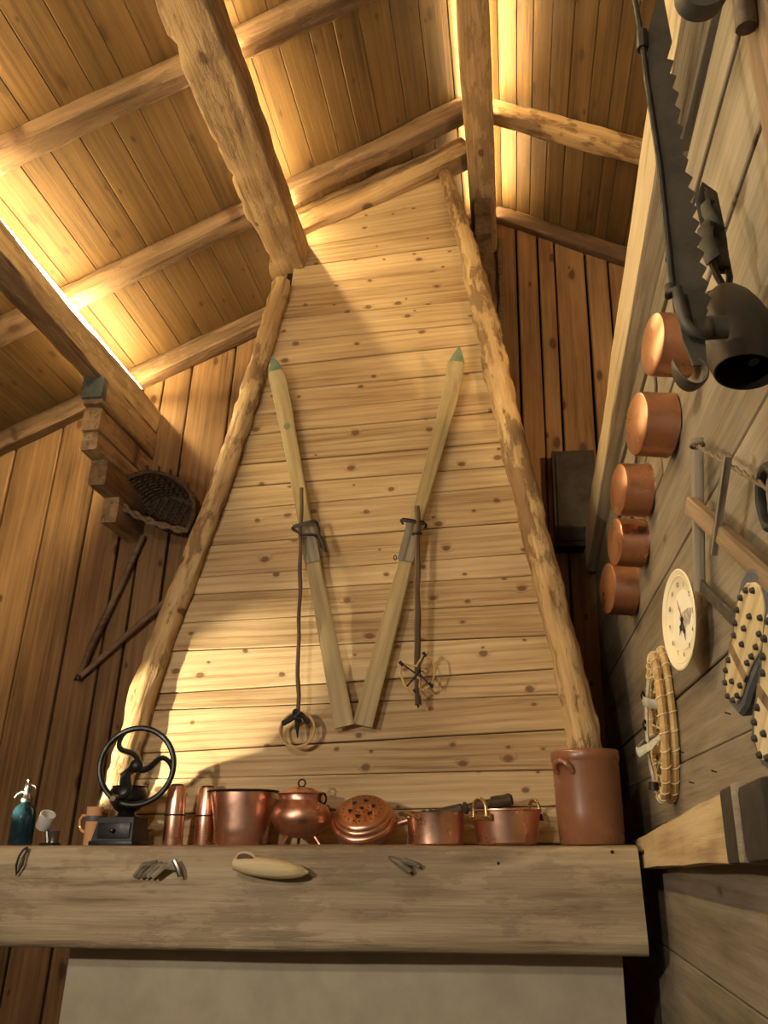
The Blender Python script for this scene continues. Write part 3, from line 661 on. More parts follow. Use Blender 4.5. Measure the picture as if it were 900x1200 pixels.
pr = [(0, .013), (.03, .016), (.05, .016), (.06, .011), (.09, .0115), (.10, .015), (.12, .015), (.13, .011), (.3, .0135), (.44, .015), (.45, .011), (.47, .017), (.50, .016), (.51, .011), (.7, .0135), (.76, .012), (.77, .018), (.83, .0185), (.9, .017), (.97, .019), (1, .013)]
G().tube([h1.lerp(h2, a) for a, r in pr], [r * 1.25 for a, r in pr], 12).build('handle', 'dark_turned', t)

# saucepan with brass lug
t = on_shelf('copper_saucepan', 'low straight copper saucepan in front of the dark turned handle', 'pan', -0.272, 3.03)
G().lathe([(0, 0.002), (0.092, 0.0), (0.096, 0.004), (0.099, 0.10), (0.101, 0.105), (0.097, 0.105), (0.094, 0.1), (0.091, 0.008), (0, 0.006)], 44, jit=0.006).build('body', 'copper', t)
G().tube([(-0.100, -0.02, 0.09), (-0.098, -0.05, 0.098), (-0.075, -0.082, 0.098), (-0.058, -0.092, 0.086)], 0.0055, 8).build('lug', 'brass', t)
for a in ((-0.088, -0.052, 0.088), (-0.052, -0.092, 0.084)):
    G().lathe([(0, 0.008), (0.006, 0.006), (0.008, 0), (0.008, -0.006)], 12).tr(T(*a) @ Rz(math.atan2(a[0], -a[1])*-1) @ Rx(PI / 2)).build('rivet', 'brass', t)

# preserving pan with brass handles
t = on_shelf('preserving_pan', 'wide copper pan with two upright brass handles', 'pan', -0.030, 3.03)
G().lathe([(0, 0.002), (0.095, 0.0), (0.102, 0.006), (0.109, 0.05), (0.117, 0.104), (0.124, 0.107), (0.124, 0.111), (0.113, 0.108), (0.105, 0.05), (0.098, 0.01), (0, 0.008)], 44, jit=0.006, sd=5).build('body', 'copper', t)
for a, yy in ((-2.35, 0), (0.62, 0)):
    c, s_ = math.cos(a), math.sin(a)
    hm = T(0.121 * c, 0.121 * s_, 0.088) @ Rz(a + PI / 2)
    hn = G().tube([V(p) + V((0, 0, 0)) for p in ring_handle(0.062, 0.056, 0)], 0.0065, 10).build('handle', 'brass', t, mw=hm)
    G().box((0, 0.001, -0.002), (0.105, 0.008, 0.022), 0.003).build('mount', 'brass', hn)
    for q in (-0.042, 0.042):
        G().lathe([(0, 0.006), (0.005, 0.004), (0.006, 0)], 10).tr(T(q, -0.003, -0.002) @ Rx(PI / 2)).build('rivet', 'brass', hn)

# crock
t = on_shelf('stoneware_crock', 'tall brown glazed stoneware crock below the right corner pole', 'crock', 0.253, 3.045)
G().lathe([(0, 0.002), (0.103, 0.0), (0.107, 0.006), (0.111, 0.10), (0.113, 0.262), (0.115, 0.268), (0.117, 0.272), (0.117, 0.297), (0.113, 0.302), (0.104, 0.302), (0.102, 0.27), (0.1, 0.02), (0, 0.015)], 48).build('body', 'stoneware', t)
for a in (-2.32, 0.9):
    c, s_ = math.cos(a), math.sin(a)
    G().tube([V(p) for p in [(-0.032, -0.002, 0), (-0.031, 0.014, 0.016), (-0.018, 0.022, 0.032), (0, 0.024, 0.037), (0.018, 0.022, 0.032), (0.031, 0.014, 0.016), (0.032, -0.002, 0)]], 0.0095, 10, jit=0.05).build('handle', 'stoneware', t, mw=T(0.111 * c, 0.111 * s_, 0.226) @ Rz(a - PI / 2))

# things hung on the mantel front
def hang(name, label, cat, px, py, off=0.03): 
    p = on_y(px, py, 2.9 - off); return thing(name, label, cat, p, SR)
t = hang('wooden_clog', 'pale carved wooden clog hung on the mantel front', 'clog', 318, 1014, 0.05)
ov = []
for i in range(15):
    q = i / 14.0; x = -0.125 + 0.25 * q
    r = 0.036 * (math.sin(PI * min(1, 0.14 + 0.86 * q)) ** 0.45) if q < 1 else 0.004
    ov.append((x, -0.004 * math.sin(q * PI), 0.006 - 0.028 * q, r))
G().tube([(a, b_, c) for a, b_, c, r in ov], [r for *_, r in ov], 14, flat=0.9).build('body', 'sole_wood', t)
G().tube(circ((-0.082, -0.014, 0.022), 0.030, 20, (1, 0, -0.1), (0, -0.25, 0.55)), 0.006, 8, closed=True).build('rim', 'sole_wood', t)
g = G(); g.add(circ((-0.082, -0.026, 0.020), 0.029, 20, (1, 0, -0.1), (0, -0.25, 0.55)), [tuple(range(20))]); g.build('opening', 'brown_bar', t)
t = hang('bark_bundle', 'grey weathered wood bundle hung on the mantel left of the clog', 'bundle', 190, 1016, 0.03)
for k in range(5):
    a = -0.045 + k * 0.018
    G().tube([(a - 0.05, -0.004 * k, -0.03), (a * 1.1 - 0.01, -0.012 - 0.003 * k, 0.004), (a + 0.03, -0.010, 0.018 - 0.006 * k)], [0.009, 0.011, 0.006], 7, jit=0.3, sd=k).build('strip', 'grey_stick', t)
G().tube([(0.045, -0.012, 0.022), (0.062, -0.014, -0.004), (0.07, -0.01, -0.03)], [0.008, 0.01, 0.008], 8).build('peg', 'pewter', t)
t = hang('ice_cleats', 'small grey metal cleats hung on the mantel right of the clog', 'cleats', 474, 1014, 0.02)
G().tube([(-0.05, 0, 0.024), (-0.03, -0.01, 0.016), (0.0, -0.012, -0.004), (0.02, -0.01, -0.02)], [0.005, 0.01, 0.011, 0.01], 8).build('arm', 'grey_stick', t)
G().tube([(-0.012, 0, 0.012), (0.0, -0.014, 0.014), (0.03, -0.014, 0.006), (0.05, -0.01, -0.004)], [0.006, 0.01, 0.009, 0.007], 8).build('claw', 'grey_stick', t)
p = on_y(27, 1003, 2.88)
tag(G().tube([(0.012, 0.0, 0.028), (0.004, -0.012, 0.02), (-0.006, -0.014, 0.0), (-0.012, -0.012, -0.03), (-0.006, -0.012, -0.06), (0.01, -0.012, -0.03), (0.012, -0.010, 0.0), (0.014, -0.004, 0.026)], 0.004, 8).build('leather_cord', 'leather', None, mw=T(*p)), 'dark leather cord looped over the left end of the mantel', 'cord')

# ------------------------------------------------------------------ skis and poles on the hood
def ski(label, tip, tail, side, spot):
    A, B = on_hood(*tail, 0.055), on_hood(*tip, 0.055)
    m = frame(A, B - A, HN); Ln = (B - A).length
    t = thing('ski', label, 'ski', A, m.to_3x3().to_4x4(), 'old wooden skis')
    def prof(q):
        w = 0.035 + 0.004 * math.cos(q * PI * 2) + (0.003 if q > 0.8 else 0)
        z = 0.0
        if q > 0.84: z = 0.075 * ((q - 0.84) / 0.16) ** 2
        if q > 0.95: w *= max(0.06, 1 - ((q - 0.95) / 0.05) ** 1.5)
        th = 0.012 + 0.014 * math.exp(-((q - 0.47) / 0.12) ** 2)
        return w, z, th
    def strip(q0, q1, mat, name, parent, up=0.0, n=40):
        v = []; f = []
        for i in range(n + 1):
            q = q0 + (q1 - q0) * i / n; w_, z, th = prof(q); x = Ln * q
            w_ += up; e = 0.25 * th
            v += [(x, -w_, z - up), (x, -w_, z + th - e + up), (x, -w_ * 0.82, z + th + up), (x, w_ * 0.82, z + th + up), (x, w_, z + th - e + up), (x, w_, z - up)]
        for i in range(n):
            for j in range(6):
                j2 = (j + 1) % 6; f.append((i * 6 + j, i * 6 + j2, (i + 1) * 6 + j2, (i + 1) * 6 + j))
        f.append(tuple(range(6))); f.append(tuple(n * 6 + j for j in range(5, -1, -1)))
        return G().add(v, f).build(name, mat, parent, angle=0.5)
    strip(0, 1, 'ski_wood', 'board', t)
    strip(0.962, 0.9995, 'green_paint', 'painted_tip', t, 0.0008, 12)
    if spot:
        G().prism([(Ln * 0.79 + 0.018 * math.cos(a), 0.017 * math.sin(a)) for a in [2 * PI * i / 12 for i in range(12)]], 0.0012).tr(T(0, 0, 0.0125)).build('painted_spot', 'green_paint', t)
    # tin plate under the foot and toe irons
    q = 0.475; x = Ln * q
    G().prism([(x - 0.17, -0.034), (x + 0.02, -0.036), (x + 0.02, 0.036), (x - 0.17, 0.034)], 0.0015).tr(T(0, 0, 0.026)).build('foot_plate', 'grey_stick', t)
    bi = G()
    bi.tube([(x, -0.05, 0.03), (x, -0.056, 0.055), (x, -0.05, 0.072)], 0.006, 8, flat=0.5)
    bi.build('toe_iron', 'iron', t)
    G().tube([(x, 0.05, 0.03), (x, 0.056, 0.055), (x, 0.05, 0.072)], 0.006, 8, flat=0.5).build('toe_iron', 'iron', t)
    G().tube([(x, -0.05, 0.07), (x - 0.004, -0.02, 0.078), (x - 0.004, 0.02, 0.078), (x, 0.05, 0.07)], 0.011, 8, flat=0.3).build('toe_strap', 'leather' if spot else 'iron', t)
    if spot:
        G().tube([(x + 0.004, 0.055, 0.05), (x - 0.05, 0.02, 0.075), (x - 0.062, -0.03, 0.07), (x - 0.075, -0.052, 0.055), (x - 0.03, -0.058, 0.05), (x, -0.055, 0.05)], 0.0065, 8).build('heel_strap', 'leather', t)
        G().tube([(x - 0.06, -0.05, 0.06), (x - 0.11, -0.062, 0.065), (x - 0.15, -0.066, 0.05), (x - 0.12, -0.056, 0.05), (x - 0.08, -0.056, 0.055)], 0.009, 8, flat=0.5).build('strap_end', 'leather', t)
    else:
        G().tube(circ((x - 0.16, 0.047, 0.02), 0.010, 14, (1, 0, 0), (0, 0.4, 0.9)), 0.0022, 6, closed=True).build('eyelet', 'iron', t)
    return t
ski('wooden ski leaning left with a green tip, dark strap binding and painted spot', (323.5, 430), (404, 852), -1, True)
ski('wooden ski leaning right with a green tip and bare metal toe binding', (539.5, 419), (425, 851), 1, False)

def ski_pole(label, top, bot, ring, ringtilt, mat, rad, broken):
    A, B = on_hood(*top, 0.13), on_hood(*bot, 0.075)
    m = frame(A, B - A, HN); Ln = (B - A).length
    t = thing('ski_pole', label, 'ski pole', A, m.to_3x3().to_4x4(), 'old ski poles')
    n = 26
    G().tube([(Ln * i / n, 0.006 * noise.noise(V((i * 0.35, rad * 900, 0))), 0.005 * noise.noise(V((i * 0.3, 5, rad * 700)))) for i in range(n + 1)], [rad * (1 + 0.1 * noise.noise(V((i * 0.9, 3, 1)))) for i in range(n + 1)], 10, jit=0.12, sd=rad * 500).build('shaft', mat, t)
    return t, m, Ln
t, m, Ln = ski_pole('thin dark ski pole hanging left with a round cane basket', (353, 572), (349, 838), None, 0, 'stick', 0.0085, False)
G().tube(circ((Ln + 0.055, 0, -0.005), 0.066, 32, (1, 0, 0.03), (0, 1, 0)), 0.005, 8, closed=True).build('basket_ring', 'bent_ash', t)
G().tube(circ((Ln + 0.058, 0, 0.006), 0.069, 32, (1, 0, 0.03), (0, 1, 0)), 0.004, 8, closed=True).build('basket_ring', 'bent_ash', t)
G().tube([(Ln - 0.012, -0.012, 0.006), (Ln + 0.0, 0.012, 0.014), (Ln + 0.012, -0.01, 0.014), (Ln + 0.02, 0.015, 0.01), (Ln + 0.01, 0, 0.014)], 0.014, 8, jit=0.2).build('binding', 'leather', t)
G().tube([(Ln, 0, 0.01), (Ln + 0.02, -0.03, 0.012), (Ln + 0.03, -0.058, 0.006)], 0.011, 8, jit=0.2).build('strap', 'leather', t)
G().tube([(Ln, 0, 0.01), (Ln + 0.01, 0.025, 0.012), (Ln + 0.035, 0.045, 0.006)], 0.009, 8, jit=0.2).build('strap', 'leather', t)
G().tube([(Ln - 0.01, 0, 0.008), (Ln + 0.04, 0, 0.008), (Ln + 0.09, 0.002, 0.006)], [0.012, 0.010, 0.002], 8).build('tip', 'iron', t)

t, m, Ln = ski_pole('knobbly bark ski pole hanging right with a bent broken basket', (488.5, 594), (490, 826), None, 0, 'stick', 0.013, True)
G().tube([(Ln * 0.86, 0, 0), (Ln, 0, 0)], [0.0138, 0.011], 10).build('bare_end', 'bent_ash', t)
G().tube([(Ln, 0, 0), (Ln + 0.015, 0, 0)], [0.006, 0.001], 8).build('tip', 'iron', t)
xb = Ln * 0.85
G().tube([(xb - 0.02, -0.005, 0.012), (xb - 0.062, 0.026, 0.03), (xb - 0.045, 0.058, 0.03), (xb, 0.07, 0.02), (xb + 0.05, 0.056, 0.01), (xb + 0.075, 0.022, 0.005), (xb + 0.07, 0.002, 0.004)], 0.0042, 8).build('basket_ring', 'bent_ash', t)
G().tube([(xb - 0.02, 0.0, 0.012), (xb - 0.03, -0.05, 0.02), (xb - 0.035, -0.065, 0.018), (xb + 0.01, -0.068, 0.012), (xb + 0.055, -0.05, 0.008), (xb + 0.08, -0.018, 0.004), (xb + 0.072, 0.0, 0.004)], 0.0042, 8).build('basket_ring', 'bent_ash', t)
for a, b_ in (((xb - 0.06, 0.03, 0.03), (xb + 0.03, -0.012, 0.016)), ((xb - 0.032, -0.064, 0.02), (xb + 0.025, 0.014, 0.016)), ((xb + 0.06, 0.05, 0.01), (xb, 0.0, 0.016)), ((xb + 0.06, -0.045, 0.008), (xb + 0.0, 0.01, 0.016))):
    G().tube([a, b_], 0.0035, 6).build('thong', 'leather', t)
for a in ((xb - 0.062, 0.03, 0.03), (xb + 0.055, 0.052, 0.01), (xb + 0.078, -0.01, 0.006), (xb - 0.03, -0.064, 0.02)):
    G().tube([V(a) + V((-0.008, -0.006, 0)), V(a), V(a) + V((0.006, 0.008, 0.0))], 0.007, 7, jit=0.2).build('lashing', 'leather', t)
xg = Ln * 0.035
G().tube([(Ln * 0.15, -0.018, 0.0), (Ln * 0.155, 0, 0.014), (Ln * 0.15, 0.018, 0.0)], 0.007, 8).build('grip_tie', 'leather', t)

# ------------------------------------------------------------------ basket and flail on the back wall
bc = V((-1.99, yb(-1.99) - 0.012, 3.36))
t = thing('wicker_basket', 'dark wicker scoop basket hung high on the left back wall', 'basket', bc, Ry(0.42) @ Matrix.Scale(1.05, 4))
NA = 36
def bowl(u, q):
    """D-shaped mouth (u 0..1 up and over, straight side below); q 0 at the mouth, 1 at the wall."""
    k = 1 - 0.22 * q ** 1.5; a = PI * u
    return V((-0.255 * math.cos(a) * k, -0.27 * (1 - q), 0.235 * math.sin(a) ** 0.8 * k - 0.10 + 0.03 * q))
def base(u, q):
    k = 1 - 0.22 * q ** 1.5
    return V((0.255 * (2 * u - 1) * k, -0.27 * (1 - q), -0.10 - 0.035 * math.sin(PI * u) + 0.03 * q))
NR = 9
for fn, nm_ in ((bowl, 'woven_hood'), (base, 'woven_floor')):
    v = []; f = []
    for i in range(NA + 1):
        for j in range(NR + 1): v.append(fn(i / NA, j / NR))
    for i in range(NA):
        for j in range(NR): f.append((i * (NR + 1) + j, (i + 1) * (NR + 1) + j, (i + 1) * (NR + 1) + j + 1, i * (NR + 1) + j + 1))
    G().add(v, f).build(nm_, 'wicker', t, smooth=False)
    for j in range(NR):
        G().tube([fn(i / 40, (j + 0.5) / NR) + V((0, 0, 0.005 * (1 if (i + j) % 2 else -1))) for i in range(41)], 0.0085, 6).build('weaver', 'wicker', t)
v = [V((0, -0.004, 0.0))]; f = []
ringp = [bowl(i / 30, 1.0) for i in range(31)] + [base(1 - i / 30, 1.0) for i in range(1, 30)]
v += ringp; n = len(ringp)
for i in range(n): f.append((0, 1 + i, 1 + (i + 1) % n))
G().add(v, f).build('woven_back', 'wicker', t, smooth=False)
for i in range(11):
    u = (i + 0.5) / 11
    ex = 0.035 if i in (3, 4, 5, 7) else 0.012
    G().tube([bowl(u, 1 - q / 6) * 1.0 + V((0, 0, -0.004)) for q in range(7)] + [bowl(u, 0) + V((0, -ex, ex * 0.8))], 0.0075, 6).build('stake', 'wicker', t)
for i in range(9):
    x = -0.18 + 0.045 * i
    h = 0.17 * math.sqrt(max(0.0, 1 - (x / 0.21) ** 2))
    G().tube([(x, -0.016, -0.09), (x, -0.018, -0.09 + h)], 0.007, 6).build('stake', 'wicker', t)
for k in range(7):
    z = -0.085 + 0.025 * k; hw = 0.2 * math.sqrt(max(0, 1 - ((z + 0.10) / 0.185) ** 2))
    G().tube([(-hw + 2 * hw * i / 20, -0.016 - 0.009 * (1 if (i + k) % 2 else -1), z) for i in range(21)], 0.008, 6).build('weaver', 'wicker', t)
G().tube([bowl(i / 40, 0.0) for i in range(41)], 0.013, 8, jit=0.4).build('rim', 'wicker', t)
for o_ in (0, 1):
    G().tube([base(i / 40, 0.0) + V((0, -0.004, -0.012 * o_ + 0.006 * math.sin(i * 0.9 + o_ * PI))) for i in range(-1, 42)], 0.011, 8, jit=0.4, sd=o_).build('lower_rim', 'wicker_rim', t)
f0 = on_y(92, 795, 4.33); f1 = on_y(168, 628, 4.33); f2 = on_y(222, 680, 4.30)
t = thing('flail', 'wooden flail of two joined poles hung below the wicker basket', 'flail', f0)
G().tube([V(), (f1 - f0) * 0.25 + V((-0.012, 0, 0.0)), (f1 - f0) * 0.6, (f1 - f0)], [0.017, 0.021, 0.018, 0.016], 10, jit=0.1).build('handle', 'brown_bar', t)
G().tube([V(), (f2 - f0) * 0.5 + V((0, 0, 0.004)), (f2 - f0)], [0.016, 0.019, 0.018], 10, jit=0.1, sd=4).build('swingle', 'brown_bar', t)
G().tube([(0.0, -0.012, 0.02), (-0.014, -0.012, -0.012), (0.016, -0.014, -0.012), (0.012, -0.012, 0.014)], 0.009, 8, jit=0.2).build('thong', 'leather', t)

# ------------------------------------------------------------------ things on the right partition
# copper pans
PX = 0.365
lab = ['topmost copper pan on the partition, partly behind the notched iron', 'second copper pan from the top on the partition', 'third copper pan of the five on the partition', 'fourth copper pan from the top, second from the bottom', 'lowest copper pan of the row on the partition']
for k, ((px, py), r) in enumerate((((766, 408), 0.079), ((747, 500), 0.091), ((726, 576), 0.088), ((722, 637), 0.084), ((713, 691), 0.098))):
    p = on_x(px, py, PX); dp = WX - 0.012 - PX
    t = thing('copper_pan', lab[k], 'pan', (WX - 0.022, p.y, p.z), Rz(0.2) @ Ry(-PI / 2), 'copper pans hung on the partition')
    G().lathe([(0.0, dp), (r * 0.9, dp), (r * 0.965, dp - 0.003), (r * 0.99, dp - 0.012), (r, 0.004), (r * 1.02, 0.0), (r * 0.97, 0.0), (r * 0.955, dp - 0.012), (0, dp - 0.006)], 44, jit=0.006, sd=k).build('body', 'copper_pan', t)
    # iron handle running up the wall (local X is up)
    hdl = G().tube([(r * 0.99, 0, 0.02), (r * 1.12, 0.004, 0.024), (r * 1.5, 0.02, 0.014), (r + 0.20, 0.03, 0.012)], [0.011, 0.009, 0.008, 0.010], 10, flat=0.5).build('handle', 'iron', t)
    G().tube(circ((r + 0.215, 0.03, 0.012), 0.014, 16, (1, 0, 0), (0, 1, 0)), 0.0035, 8, closed=True).build('hanging_loop', 'iron', hdl)

# clock
cp_ = on_x(805, 726, 0.425)
t = thing('plate_clock', 'cream plate wall clock with a small painted scene', 'clock', cp_, Rz(-PI / 2) @ Rx(PI / 2))   # local z points out from the wall
t.matrix_world = T(*cp_) @ Rz(0.13) @ Matrix(((0, 0, -1), (-1, 0, 0), (0, 1, 0))).to_4x4() @ Matrix.Scale(0.83, 4)
G().lathe([(0, 0.0), (0.05, 0.0), (0.10, 0.006), (0.145, 0.022), (0.149, 0.026), (0.145, 0.028), (0.138, 0.026), (0.11, 0.014), (0.1, 0.010), (0, 0.009)], 56).build('plate', 'cream', t)
G().tube(circ((0, 0, 0.026), 0.128, 56, (1, 0, 0), (0, 1, 0)), 0.0022, 6, closed=True).tr(T(0, 0, -0.005)).build('ridge', 'cream', t)
G().lathe([(0, 0.0102), (0.088, 0.0102), (0.088, 0.0112), (0, 0.0118)], 40).build('dial', 'clock_face', t)
G().prism([(0.026 + 0.048 * math.cos(a) * (1 + 0.2 * math.sin(3 * a)), -0.002 + 0.03 * math.sin(a) * (1 + 0.2 * math.cos(2 * a))) for a in [2 * PI * i / 22 for i in range(22)]], 0.0008).tr(T(0, 0, 0.0116)).build('painted_scene', 'clock_picture', t)
for h in range(1, 13):
    fc = bpy.data.curves.new('numeral', 'FONT'); fc.body = str(h); fc.size = 0.021; fc.align_x = 'CENTER'; fc.align_y = 'CENTER'; fc.extrude = 0.0003
    to = bpy.data.objects.new('tmp', fc); col.objects.link(to)
    me = bpy.data.meshes.new_from_object(to); bpy.data.objects.remove(to)
    me.materials.clear(); me.materials.append(M['ink'])
    o = bpy.data.objects.new('numeral', me); col.objects.link(o); o.parent = t
    a = PI / 2 - h * PI / 6; o.location = (0.104 * math.cos(a), 0.104 * math.sin(a), 0.0185)
    # numerals stand on the sloping rim of the dish
for q, ln, wd, mt_ in ((-2.25, 0.052, 0.011, 'ink'), (-1.35, 0.066, 0.009, 'ink'), (1.95, 0.07, 0.003, 'red_ink')):
    c, s_ = math.cos(q), math.sin(q)
    poly = [(-0.008, -0.0025), (ln * 0.35, -wd * 0.3), (ln * 0.55, -wd), (ln * 0.68, -wd * 0.3), (ln, 0), (ln * 0.68, wd * 0.3), (ln * 0.55, wd), (ln * 0.35, wd * 0.3), (-0.008, 0.0025)]
    G().prism([(x * c - y * s_, x * s_ + y * c) for x, y in poly], 0.0012).tr(T(0, 0, 0.0145)).build('hand', mt_, t, smooth=False)
G().lathe([(0, 0.019), (0.006, 0.018), (0.007, 0.012)], 12).build('hub', 'ink', t)

# snowshoes, one in front of the other
def snowshoe(label, X, y, z, hw, hl, rot, straps):
    t = thing('snowshoe', label, 'snowshoe', (X, y, z), Rx(rot), 'pair of snowshoes')
    def sh_(a): return V((0, hw * math.sin(a) * (1 - 0.18 * math.cos(a)), hl * math.cos(a)))
    G().tube([sh_(2 * PI * i / 48) for i in range(48)], 0.0125, 8, closed=True, flat=1.0).build('frame', 'bent_ash', t)
    for k in range(26):   # lacing wound over the frame
        a = 2 * PI * k / 26; c = sh_(a); n_ = V((0, math.sin(a), math.cos(a)))
        G().tube(circ(c, 0.0135, 10, (1, 0, 0.35), n_), 0.0019, 6, closed=True).build('lace_wrap', 'rawhide', t)
    for k in range(9):
        a = 0.5 + k * 0.26
        G().tube([sh_(a), sh_(2 * PI - a - 0.12)], 0.003, 6).build('lace', 'rawhide', t)
        G().tube([sh_(a), sh_(2 * PI - a + 0.45)], 0.003, 6).build('lace', 'rawhide', t)
    for q in (0.30, -0.34):
        G().box((0, 0, hl * q), (0.014, hw * 1.86, 0.022), 0.004).build('crossbar', 'bent_ash', t)
    if straps:
        G().tube([(0.0, 0.06, 0.07), (-0.026, 0.05, 0.075), (-0.036, 0, 0.07), (-0.028, -0.05, 0.06), (0, -0.06, 0.055)], 0.015, 8, flat=0.25, up0=(1, 0, 0.1)).build('toe_strap', 'webbing', t)
        G().tube([(0.0, 0.05, -0.03), (-0.04, 0.05, -0.05), (-0.060, 0.03, -0.075), (-0.062, -0.02, -0.08), (-0.03, -0.05, -0.06), (0, -0.06, -0.03)], 0.014, 8, flat=0.25, up0=(1, 0, 0.1)).build('heel_strap', 'webbing', t)
        G().tube([(-0.012, 0.03, 0.13), (-0.025, 0.02, 0.06), (-0.03, 0.012, -0.03), (-0.028, 0.015, -0.10), (-0.018, 0.02, -0.155)], 0.020, 8, flat=0.25, up0=(1, 0, 0)).build('sole_strap', 'webbing', t)
        for z_ in (0.085, 0.0, -0.065):
            G().tube(circ((-0.036, 0.0, z_), 0.014, 4, (0.5, 0.8, 0), (0, 0, 1)), 0.003, 6, closed=True).build('buckle', 'iron', t)
        G().lathe([(0, 0.004), (0.014, 0.003), (0.015, -0.02), (0, -0.022)], 12).tr(T(-0.02, 0.02, -0.165)).build('strap_stop', 'iron', t)
snowshoe('snowshoe lying flat against the partition, behind its pair', 0.452, 2.62, 1.945, 0.115, 0.215, 0.10, False)
snowshoe('front snowshoe with grey webbing straps and buckles', 0.424, 2.60, 1.935, 0.105, 0.205, 0.08, True)

# notched iron trammel
Y0 = 1.18
def tp(px, py): return on_y(px, py, Y0)
o0 = tp(790, 345)
t = thing('pot_trammel', 'long notched iron pot trammel hanging with a hook at its foot', 'pot hook', o0)
def lp_(px, py): q = tp(px, py) - o0; return (q.x, q.z)
poly = [lp_(759, 40), lp_(770, -2), lp_(776, -8), lp_(779, 10), lp_(787, 52)]
teeth = [(781, 72), (789, 74), (784, 89), (792, 92), (787, 106), (795, 112), (790, 126), (797, 132), (793, 147), (800, 152), (796, 165), (803, 171), (799, 184), (806, 190), (802, 204)]
for a in teeth: poly.append(lp_(*a))
x, y = 802.0, 204.0
for k in range(9):
    poly.append(lp_(x + 9.0, y + 6.5)); x += 2.75; y += 17.6; poly.append(lp_(x, y))
poly += [lp_(829, 366), lp_(823, 382), lp_(826, 405), lp_(827, 430), lp_(812, 430), lp_(800, 400), lp_(789, 345), lp_(773, 200), lp_(758, 100)]
G().prism(poly, 0.006).tr(Matrix(((1, 0, 0, 0), (0, 0, -1, 0), (0, 1, 0, 0), (0, 0, 0, 1)))).build('blade', 'old_iron', t, smooth=False)
def l3(px, py, dy=0.0): q = tp(px, py) - o0; return (q.x, q.y + dy, q.z)
G().tube([l3(741, -12, -0.006), l3(752, 50, -0.006), l3(758, 100, -0.006), l3(773, 200, -0.006), l3(787, 335, -0.006), l3(790, 350, -0.008)], 0.0055, 8).build('rod', 'iron', t)
G().tube([l3(752, 40, -0.004), l3(753, 60, -0.004)], [0.011, 0.011], 8).build('collar', 'iron', t)
G().tube([l3(784, 338, -0.004), l3(783, 350, -0.012), l3(791, 348, -0.02), l3(794, 365, -0.02), l3(799, 385, -0.02), l3(808, 397, -0.02), l3(820, 400, -0.018), l3(828, 394, -0.012), l3(829, 380, -0.006)], 0.009, 10).build('slide_hook', 'old_iron', t)
# strap loop beside the hook
g = G(); v = []; f = []
for i in range(20):
    a = 2 * PI * i / 20; c = V(l3(838, 384, -0.0)); r_ = 0.021
    v += [c + V((-0.030, r_ * 0.6 * math.cos(a), r_ * math.sin(a))), c + V((0.018, r_ * 0.6 * math.cos(a), r_ * math.sin(a))), c + V((0.018, (r_ - 0.004) * 0.6 * math.cos(a), (r_ - 0.004) * math.sin(a))), c + V((-0.030, (r_ - 0.004) * 0.6 * math.cos(a), (r_ - 0.004) * math.sin(a)))]
for i in range(20):
    j = (i + 1) % 20
    for k in range(4): f.append((i * 4 + k, j * 4 + k, j * 4 + (k + 1) % 4, i * 4 + (k + 1) % 4))
g.add(v, f).build('strap_loop', 'old_iron', t)
# broad hook at the foot: flat band bent into a U
hp = [(818, 418, 0.0), (828, 430, -0.004), (829, 446, -0.012), (821, 462, -0.024), (806, 471, -0.034), (791, 466, -0.04), (782, 452, -0.042), (781, 436, -0.04)]
wds = [0.012, 0.018, 0.022, 0.026, 0.030, 0.030, 0.022, 0.005]
v = []; f = []
for (px, py, dy), wd in zip(hp, wds):
    c = V(l3(px, py, dy)); v += [c + V((0, wd * 0.9, wd * 0.25)), c + V((0, -wd * 0.9, -wd * 0.25))]
n = len(hp)
for i in range(n - 1): f.append((2 * i, 2 * i + 2, 2 * i + 3, 2 * i + 1))
hk = G().add(v, f).build('pot_hook', 'old_iron', t)
sm = hk.modifiers.new('thick', 'SOLIDIFY'); sm.thickness = 0.006; ss = hk.modifiers.new('smooth', 'SUBSURF'); ss.levels = 2; ss.render_levels = 2

# cow bell
bc2 = on_x(864, 392, 0.40)
t = thing('cow_bell', 'dark iron cow bell hanging mouth down by a black strap', 'bell', bc2, Rx(-0.20) @ Rz(0.4) @ Matrix.Scale(1.06, 4))
prof = [(0, 0.112), (0.010, 0.111), (0.024, 0.101), (0.038, 0.082), (0.049, 0.056), (0.057, 0.026), (0.061, -0.004), (0.059, -0.034), (0.054, -0.06), (0.048, -0.083), (0.0455, -0.083), (0.050, -0.06), (0.056, -0.034), (0.0575, -0.004), (0.053, 0.026), (0.035, 0.08), (0, 0.1)]
g = G().lathe(prof, 36)
for q in g.v: q.x *= 1.08; q.y *= 0.86
g.build('body', 'bell_iron', t)
for s_ in (-1, 1): G().tube([(s_ * 0.068, 0, -0.01), (s_ * 0.062, 0, 0.04), (s_ * 0.038, 0, 0.085), (0, 0, 0.114)], 0.004, 6).build('seam', 'bell_iron', t)
cl_ = G().tube([(0, 0, 0.09), (0.004, -0.006, -0.02), (0.008, -0.012, -0.07)], [0.004, 0.006, 0.009], 8).build('clapper', 'iron', t)
st = G().tube([(0.0, 0.0, 0.10), (0.012, 0, 0.14), (0.014, 0, 0.19), (0.0, 0, 0.205), (-0.016, 0, 0.19), (-0.014, 0, 0.14), (-0.002, 0, 0.10)], 0.006, 8).build('staple', 'iron', t)
G().tube([(0.0, -0.004, 0.16), (0.006, -0.006, 0.24), (0.010, -0.006, 0.37), (0.008, 0.004, 0.40), (0.004, 0.014, 0.37), (0.0, 0.012, 0.24), (0.002, 0.008, 0.16)], 0.013, 8, flat=0.3, up0=(0.2, 1, 0.1)).build('strap', 'leather', t)
